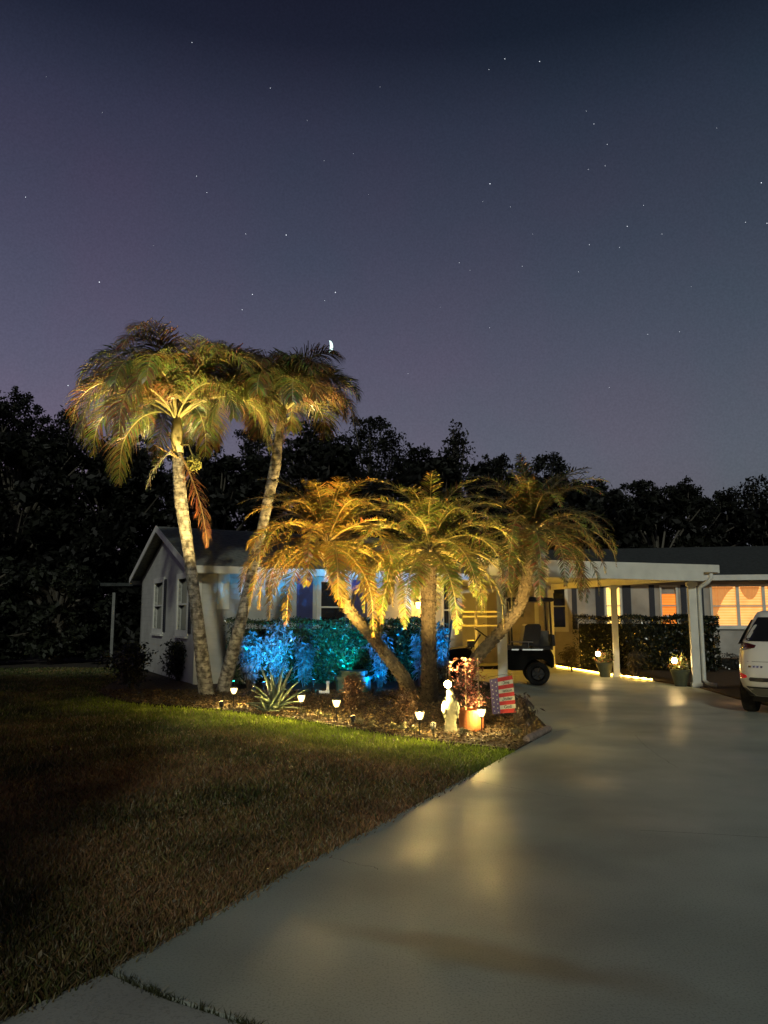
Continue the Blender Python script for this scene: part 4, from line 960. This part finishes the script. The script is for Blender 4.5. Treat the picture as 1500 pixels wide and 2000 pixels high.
# choose side vector pointing away from the camera
SA = Vector((-HC.y, HC.x, 0)); SA = SA if SA.y > 0 else -SA
def gcp(f, s, z): return near+HC*f+SA*s+Vector((0,0,z))
cart = thing('golf_cart', gcp(.8,.5,0), 'black golf cart parked under the carport behind white post', 'golf cart')
def wheel(parent, c, axis, rr, w, name='wheel', rim='steel'):
    g = MB(); n = 28; prof = [(.62,-.5),(.86,-.5),(.97,-.42),(1,-.2),(1,.2),(.97,.42),(.86,.5),(.62,.5)]; V = []
    b_ = Vector((0,0,1)); a_ = axis.cross(b_).normalized()
    for (pr_, pw) in prof:
        for j in range(n):
            th = 6.2832*j/n; V.append(c+axis*pw*w+(a_*math.cos(th)+b_*math.sin(th))*pr_*rr)
    k = len(prof); g.add(V, [(i*n+j,i*n+(j+1)%n,((i+1)%k)*n+(j+1)%n,((i+1)%k)*n+j) for i in range(k) for j in range(n)])
    wo_ = g.build(name, 'rubber', parent, smooth=False)
    g = MB(); g.tube([c-axis*w*.30, c-axis*w*.42], [rr*.62, rr*.5], 20); g.tube([c-axis*w*.43, c-axis*w*.47], rr*.16, 10)
    for j in range(5):
        th = 6.2832*j/5; d_ = a_*math.cos(th)+b_*math.sin(th); g.tube([c-axis*w*.45+d_*rr*.12, c-axis*w*.45+d_*rr*.56], .018, 5)
    g.tube([c+axis*w*.3, c+axis*w*.4], [rr*.62, rr*.5], 20)
    g.build('rim', rim, wo_); return wo_
mat('rim_dark', (.03,.03,.03), .3, .1, 5, metal=.8)
for f in (0, 1.72):
    for s in (0, .92): wheel(cart, gcp(f, s+.02, RW), SA, RW, .22, rim='rim_dark')
def cbox(mb, f0, f1, s0, s1, z0, z1): # box in cart coordinates
    V = [gcp(f, s, z) for f in (f0, f1) for s in (s0, s1) for z in (z0, z1)]
    mb.add(V, [(0,1,3,2),(4,6,7,5),(0,4,5,1),(2,3,7,6),(0,2,6,4),(1,5,7,3)])
def cprof(mb, pts, s0, s1):
    n = len(pts); V = [gcp(f, s0, z) for f, z in pts]+[gcp(f, s1, z) for f, z in pts]
    mb.add(V, [tuple(range(n)), tuple(range(n, 2*n))[::-1]]+[(i, n+i, n+(i+1)%n, (i+1)%n) for i in range(n)])
g = MB(); cprof(g, [(-.36,.42),(-.36,.66),(-.30,.80),(.80,.80),(.86,.42),(.60,.34),(.33,.34),(.25,.50),(.12,.58),(-.12,.58),(-.25,.50),(-.30,.40)], -.10, 1.04)
cprof(g, [(.80,.36),(.80,.44),(1.36,.42),(1.40,.58),(1.50,.78),(1.60,.84),(1.98,.80),(2.12,.62),(2.10,.42),(2.02,.40),(1.96,.52),(1.84,.58),(1.60,.58),(1.48,.50),(1.42,.36)], -.06, 1.0)
g.build('body', 'black_paint', cart)
g = MB(); cbox(g, .18, .74, -.05, .99, .803, .90); cbox(g, -.34, .10, -.05, .99, .803, .87); g.build('seat', 'seat_vinyl', cart)
g = MB(); cprof(g, [(.34,.90),(.26,1.34),(.20,1.38),(-.06,1.38),(-.10,1.32),(-.06,.88)], -.04, .98); g.build('backrest', 'seat_vinyl', cart)
g = MB(); cprof(g, [(-.42,.88),(-.40,1.14),(-.32,1.14),(-.30,.88)], .05, .9); g.build('backrest', 'seat_vinyl', cart)
g = MB(); cprof(g, [(-.42,1.92),(-.36,1.975),(.2,2.0),(.62,1.98),(.70,1.93),(.66,1.90),(-.36,1.885)], -.10, 1.04); g.build('roof', 'black_plastic', cart)
for (a_, b_) in (((-.33,.8),(-.30,1.9)), ((.56,.8),(.60,1.9))):
    for s in (-.04, .98):
        g = MB(); g.tube([gcp(a_[0], s, a_[1]), gcp(b_[0], s, b_[1])], .024, 8); g.build('strut', 'black_plastic', cart)
g = MB(); g.tube([gcp(1.5,.25,.80), gcp(1.27,.25,1.14)], .02, 8); c_ = gcp(1.25,.25,1.17); ax = Vector((HC.x*.6, HC.y*.6, -.8)).normalized(); a_ = SA; b_ = ax.cross(a_)
ring = [c_+(a_*math.cos(R(15*k))+b_*math.sin(R(15*k)))*.19 for k in range(25)]; g.tube(ring, .015, 6, cap=False); g.tube([c_-a_*.18, c_+a_*.18], .012, 6); g.tube([c_, c_+b_*.18], .012, 6); g.build('steering_wheel', 'black_plastic', cart)
g = MB(); cbox(g, 1.42, 1.58, .05, .9, .845, .99); g.build('dashboard', 'black_plastic', cart)
g = MB(); g.tube([gcp(.10,-.10,.98), gcp(.62,-.10,.98)], .018, 8); g.tube([gcp(.2,-.10,.98), gcp(.2,-.06,.84)], .012, 6); g.build('armrest', 'steel', cart)
g = MB(); cbox(g, -.12, .34, -.112, -.104, .79, .82); cbox(g, .42, .58, -.112, -.104, .79, .82); g.build('trim_strip', 'chrome', cart)
g = MB(); cbox(g, -.30, -.02, .2, .62, .872, 1.22); tag(g.build('cooler_bag', 'car_grey', base=gcp(-.16,.4,.872)), 'grey square bag standing on the cart rear seat', 'bag')
# headlight
g = MB(); g.ball(gcp(2.05,.15,.68), .06, 10, 6); g.build('headlight', 'lamp_off', cart)
# bent pole in front of cart
c_ = gp(873,1345); c_ = Vector((at(873,1276,17.6).x, 17.6, 0)); pl = thing('pole', c_, 'thin dark bent pole with small angled head left of steering wheel', 'pole')
g = MB(); g.tube([c_, at(875,1268,17.6), at(884,1195,17.6), at(893,1165,17.6)], [.02,.022,.028,.022], 8); g.build('shaft', 'black_plastic', pl)
g = MB(); h_ = at(892,1160,17.6); g.tube([h_+Vector((-.08,0,-.02)), h_+Vector((0,0,.03)), h_+Vector((.08,0,.02))], [.02,.045,.02], 8); g.build('head', 'black_plastic', pl)

# ------------------------------------------------------------------ SUV at the right edge
YW = R(34); HD = Vector((math.sin(YW), math.cos(YW), 0)); RT = Vector((math.cos(YW), -math.sin(YW), 0))
cl_ = at(1431, 1300, 12.5); cc0 = Vector((cl_.x, 12.5, 0))+RT*.93-HD*.12   # rear centre on the ground
suv = thing('parked_car', cc0+HD*2.2, 'white compact SUV parked at right edge seen from behind', 'car')
def cw(x, y, z): return cc0+RT*x+HD*y+Vector((0,0,z))
ZS = [(.30,.84,.22,4.20),(.42,.90,.07,4.36),(.55,.935,.0,4.42),(.70,.94,.02,4.42),(.85,.935,.05,4.38),(.98,.925,.10,4.25),(1.06,.905,.14,3.6),(1.15,.87,.19,3.25),(1.30,.80,.30,3.02),(1.45,.735,.42,2.80),(1.56,.68,.50,2.55),(1.62,.64,.56,2.40),(1.645,.58,.66,2.25)]
def prof_at(z):
    for a_, b_ in zip(ZS[:-1], ZS[1:]):
        if a_[0] <= z <= b_[0]:
            f = (z-a_[0])/(b_[0]-a_[0]); return [a_[i]+(b_[i]-a_[i])*f for i in range(4)]
    return list(ZS[-1] if z > 1 else ZS[0])
NE = 6.0
def rear_y(x, z, off=0):
    _, w_, r_, f_ = prof_at(z); yc = (r_+f_)/2; a_ = (f_-r_)/2; return yc-a_*(max(0, 1-abs(x/w_)**NE))**(1/NE)-off
g = MB(); n = 96; V = []
for (z, w_, r_, f_) in ZS:
    yc = (r_+f_)/2; a_ = (f_-r_)/2
    for j in range(n):
        th = 6.28318*j/n; cth, sth = math.cos(th), math.sin(th)
        V.append(cw(math.copysign(abs(cth)**(2/NE), cth)*w_, yc+math.copysign(abs(sth)**(2/NE), sth)*a_, z))
g.add(V, [(i*n+j,i*n+(j+1)%n,(i+1)*n+(j+1)%n,(i+1)*n+j) for i in range(len(ZS)-1) for j in range(n)]+[tuple(range(n))[::-1], tuple((len(ZS)-1)*n+j for j in range(n))])
g.build('body', 'car_paint', suv, smooth=True)
def rearpatch(outline, off, name, material, thick=.02, K=1):
    """polygon on the rear face given as rows (z, x0, x1)"""
    g = MB(); V = []; m = 14
    for (z, x0, x1) in outline:
        for i in range(m+1):
            x = x0+(x1-x0)*i/m; V.append(cw(x, rear_y(x, z, off), z))
    rws = len(outline)
    Fs = [(j*(m+1)+i, j*(m+1)+i+1, (j+1)*(m+1)+i+1, (j+1)*(m+1)+i) for j in range(rws-1) for i in range(m)]
    b_ = len(V); V += [v+HD*thick for v in V]
    rim_ = [j*(m+1) for j in range(rws)]+[(rws-1)*(m+1)+i for i in range(1, m+1)]+[j*(m+1)+m for j in range(rws-2, -1, -1)]+[i for i in range(m-1, 0, -1)]
    Fs += [(rim_[k], rim_[(k+1)%len(rim_)], rim_[(k+1)%len(rim_)]+b_, rim_[k]+b_) for k in range(len(rim_))]
    g.add(V, Fs); return g.build(name, material, suv, smooth=False)
rearpatch([(1.16,-.70,.70),(1.18,-.755,.755),(1.22,-.76,.76),(1.32,-.71,.71),(1.44,-.64,.64),(1.54,-.585,.585)], .012, 'rear_window', 'glass_dark')
for s in (-1, 1):
    A_ = lambda rows: [(z, *(sorted((s*a, s*b)))) for z, a, b in rows]
    rearpatch(A_([(1.00,.895,.84),(1.03,.905,.72),(1.06,.90,.60),(1.10,.885,.58),(1.13,.872,.70),(1.155,.86,.80)]), .012, 'taillight', 'car_lamp')
    rearpatch(A_([(1.035,.86,.70),(1.055,.875,.66)]), .016, 'reversing_lamp', 'chrome')
    rearpatch(A_([(.575,.90,.80),(.60,.915,.72),(.635,.92,.74),(.66,.915,.82)]), .012, 'reflector', 'reflector')
rearpatch([(.545,-.68,.68),(.575,-.70,.70),(.605,-.68,.68)], .010, 'bumper_strip', 'black_plastic')
rearpatch([(.435,-.74,.74),(.46,-.76,.76)], .014, 'bumper_strip', 'black_plastic')
rearpatch([(.31,-.60,.60),(.36,-.68,.68),(.432,-.73,.73)], .012, 'lower_bumper', 'car_grey')
rearpatch([(.305,-.80,-.64),(.36,-.855,-.70),(.43,-.88,-.76)], .011, 'bumper_corner', 'black_plastic')
pl_ = rearpatch([(.64,-.21,.21),(.66,-.22,.22),(.79,-.22,.22),(.81,-.21,.21)], .012, 'plate_frame', 'black_plastic')
rearpatch([(.665,-.19,.19),(.785,-.19,.19)], .018, 'license_plate', 'pvc')
rearpatch([(.845,-.72,.72),(.851,-.72,.72)], .004, 'panel_gap', 'black_plastic')
for i, (x, w_) in enumerate(((-.70,.05),(-.63,.035),(-.575,.035),(-.52,.035))): rearpatch([(.755,x,x+w_*.8),(.785,x,x+w_)], .008, 'badge', 'chrome')
for y_ in (.82, 3.5):
    for s in (-1, 1): wheel(suv, cw(s*.80, y_, .34), RT*s*-1, .34, .23)
g = MB()
for s in (-1, 1): # dark wheel-arch and side glass
    V = []
    for z, y0, y1 in ((1.10,.45,3.2),(1.28,.55,3.0),(1.5,.75,2.6)):
        w_ = prof_at(z)[1]+.004; V += [cw(s*w_, y0, z), cw(s*w_, y1, z)]
    g.add(V, [(0,1,3,2),(2,3,5,4)])
g.build('side_glass', 'glass_dark', suv)
g = MB(); g.prism([(p_.x, p_.y) for p_ in (cw(-.72,.5,0), cw(.72,.5,0), cw(.72,3.9,0), cw(-.72,3.9,0))], .2, .34); g.build('underbody', 'black_plastic', suv)

# ------------------------------------------------------------------ trees behind
def tree(px, ytop, Yd, wpx, label, seed, n=9000, col=(.022,.028,.014), low=.12, leaf=.30, open_=1.0, trunks=1, group='dark trees behind the house'):
    r = np.random.default_rng(seed); top = at(px, ytop, Yd); H = top.z; wr_ = wpx/2/F*Yd
    base = Vector((top.x, Yd, 0)); t = thing('tree', base, label, 'tree', group)
    nb = 90; cs = []
    for i in range(nb):
        f_ = (i+.5)/nb; prof = min(1, (1.02-f_)*2.6)**.55*min(1, .5+f_*2)
        a = i*2.4+r.uniform(-.5,.5); rad = wr_*prof*r.random()**.5*r.uniform(.8,1.15)
        z = H*(low+(1-low)*(f_*.97))+r.normal(0,.25); cs.append((top.x+math.cos(a)*rad, Yd+math.sin(a)*rad, min(z, H-.2), r.uniform(.45,1.05)*(1.15-.55*f_)*H/9))
    for i in range(26):   # upper twig sprays give the ragged skyline
        a = r.uniform(0,6.28); rad = wr_*r.random()**.6; z = H*(1.0-.24*(rad/wr_)**2)+r.uniform(-.5,.25); cs.append((top.x+math.cos(a)*rad, Yd+math.sin(a)*rad, z, r.uniform(.18,.36)))
    nb = len(cs); cs = np.array(cs)
    g = MB(); g.tube([base+Vector((0,0,-.1)), base+Vector((r.uniform(-.3,.3),0,H*.3)), Vector((top.x+r.uniform(-.5,.5), Yd, H*.75))], [.28,.2,.06], 8, col=(.08,.07,.055))
    for i in list(range(0, 90, 5))+list(range(90, nb, 2)):
        c = Vector(cs[i][:3]); s0_ = base+Vector((0,0,min(H*.5, c.z*.55))); g.tube([s0_, s0_.lerp(c, .5)+Vector((0,0,.3)), c], [.10,.06,.02], 5, col=(.10,.09,.07))
    g.build('trunk', 'leaf_dull', t)
    wgt = cs[:, 3]**1.6; k = r.choice(nb, n, p=wgt/wgt.sum()); d = r.normal(0, 1, (n, 3)); d /= np.linalg.norm(d, axis=1)[:, None]; rr = r.random(n)**(.5)*open_*(1+.5*r.random(n)*(r.random(n) < .2))
    P = cs[k, :3]+d*(rr*cs[k, 3])[:, None]*np.array([1,1,.8])
    P[:, 2] = np.maximum(P[:, 2], .2)
    tone = r.uniform(.55, 1.5, nb)[k]
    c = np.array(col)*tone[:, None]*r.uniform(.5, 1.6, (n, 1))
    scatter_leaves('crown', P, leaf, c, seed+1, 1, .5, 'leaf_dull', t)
    return t
TR = [(-60,770,38,230,'broad dark tree at far left edge of frame'), (35,762,40,150,'tallest spiky-topped dark tree at left edge'), (135,806,42,170,'dark tree rising left of the tall palm crown'),
      (250,850,44,190,'dark tree hidden behind the wide palm crown'), (385,870,45,190,'dark tree between the two tall palm crowns'), (500,842,44,170,'dark tree behind the right tall palm trunk'),
      (612,820,45,150,'dark tree just right of the smaller tall palm crown'), (725,818,44,170,'rounded dark tree above the leaning date palm'), (815,872,45,130,'lower dark tree above the upright date palm'),
      (890,838,41,75,'slender dark tree poking up above the date palms'), (965,895,43,130,'dark tree behind right half of date palm crowns'), (1060,890,45,150,'dark tree behind the rightmost date palm'),
      (1160,945,44,130,'dark tree right of the rightmost date palm top'), (1245,942,43,130,'rounded dark tree above carport roof middle'), (1335,940,44,130,'dark tree above the carport roof corner'),
      (1410,965,46,110,'low dark tree in gap of the treeline at right'), (1475,935,40,100,'open-crowned dark tree at right edge of frame'), (1570,950,41,150,'dark tree just beyond the right edge')]
for i, (px, yt, Yd, wp, lb) in enumerate(TR):
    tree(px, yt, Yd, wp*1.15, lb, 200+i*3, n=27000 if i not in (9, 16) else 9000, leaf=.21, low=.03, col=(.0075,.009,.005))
# lower understorey fills the gaps
for i, (px, yt, Yd, wp, lb) in enumerate([(40,850,37,330,'low dark thicket at left edge below tall trees'), (230,890,38,300,'low dark thicket left of the gable'), (430,895,39,300,'low dark thicket behind the gabled wing'), (640,870,39,320,'low dark thicket behind leaning date palm'), (860,905,39,320,'low dark thicket behind upright date palm'), (1080,940,39,320,'low dark thicket behind the carport roof'), (1280,975,40,320,'low dark thicket behind main roof'), (1490,990,39,320,'low dark thicket behind roof at right edge')]):
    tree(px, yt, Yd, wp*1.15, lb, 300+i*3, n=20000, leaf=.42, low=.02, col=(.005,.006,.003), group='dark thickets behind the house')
for i, (px, yt, Yd, wp, lb) in enumerate([(-40,1080,26,200,'dark shrubby tree on the lawn at left frame edge'), (120,1110,27,230,'dark shrubby tree between lawn and gable')]):
    tree(px, yt, Yd, wp, lb, 360+i*3, n=7000, leaf=.25, low=.02, col=(.012,.015,.008), group='dark shrubby trees on the left')
# unseen tree added behind the viewer, shaped to shade the left of the lawn
def shade_tree():
    t = thing('added_shade_tree', (-5.0,-6.5,0), 'dense broad unseen tree added behind the viewer to shade the lawn', 'tree'); r = np.random.default_rng(5)
    g = MB(); g.tube([(-5,-6.5,-.1),(-5,-6.4,3),(-4.6,-6.4,9)], [.4,.3,.12], 10); g.build('trunk', 'bark_dark', t)
    cs = []
    for z in np.arange(.9, 12.6, 1.1):
        for x in np.arange((-1.9 if z > 5.2 else -3.1)-max(0, z-4.0)*.46, -20, -1.0):
            cs.append((x+r.uniform(-.25,.25), -6.5+r.uniform(-.8,.8), z+r.uniform(-.3,.3), 1.0))
    cs = np.array(cs); n = 85000; k = r.integers(0, len(cs), n); d = r.normal(0,1,(n,3)); d /= np.linalg.norm(d,axis=1)[:,None]
    P = cs[k,:3]+d*(r.random(n)**.5)[:,None]*1.15
    scatter_leaves('crown', P, .42, np.array([.03,.045,.02])*r.uniform(.5,1.5,(n,1)), 6, 1, .6, 'leaf_dull', t)
shade_tree()

# ------------------------------------------------------------------ stars and moon
SP = [(375,83,1.2),(986,115,1.5),(1054,120,1.6),(955,136,1.1),(528,172,1.2),(1160,242,1.3),(1186,282,1.2),(1145,217,.9),(384,344,1.3),(404,376,1.4),(50,385,1.4),(957,359,2.0),(1182,324,1.1),(1149,331,1.0),
      (1487,357,1.9),(1257,401,1.1),(1225,442,1.6),(1456,434,1.2),(1498,436,1.6),(1293,457,1.0),(1151,478,1.3),(1210,483,1.2),(480,457,1.2),(559,459,2.0),(897,513,1.2),(1020,520,1.0),(1130,531,1.1),(194,551,2.2),
      (493,575,1.8),(473,605,1.5),(655,571,2.0),(634,587,1.1),(1265,653,1.1),(956,640,1.0),(1327,648,1.0),(943,394,.8),(997,404,.9),(1040,457,.8),(133,753,1.9),(797,730,1.0),(633,314,.9),(600,235,.7),(742,170,.7),(1190,757,1.1),(918,528,.8),(720,380,.6),(860,600,.6),(300,480,.7),(690,300,.6),(1350,560,.7),(1400,250,.8),(200,220,.7),(90,150,.6)]
g = MB(); D0 = 900
for (x, y, s) in SP:
    c = Vector((0,0,CH))+ray(x, y).normalized()*D0; g.ball(c, s*.42*D0/F*.9, 6, 4)
tag(g.build('stars', 'star'), 'scattered small white stars in the night sky', 'stars', kind='structure')
g = MB(); c = at(647,676,850); s = 1.5*850/F; n = 14; V = []
for i in range(n+1):
    a = R(-80)+R(160)*i/n; a2 = a
    V += [c+Vector((math.cos(a)*5.2-3, 0, math.sin(a)*8))*s, c+Vector((math.cos(a)*1.2-3, 0, math.sin(a)*8))*s]
V += [v+Vector((0,3,0)) for v in V]
m_ = 2*(n+1)
g.add(V, [(2*i,2*i+1,2*i+3,2*i+2) for i in range(n)]+[(m_+2*i,m_+2*i+2,m_+2*i+3,m_+2*i+1) for i in range(n)]+[(2*i,2*i+2,m_+2*i+2,m_+2*i) for i in range(n)]+[(2*i+1,m_+2*i+1,m_+2*i+3,2*i+3) for i in range(n)])
tag(g.build('moon', 'moon', base=c), 'small bright crescent moon beside the smaller tall palm crown', 'moon')
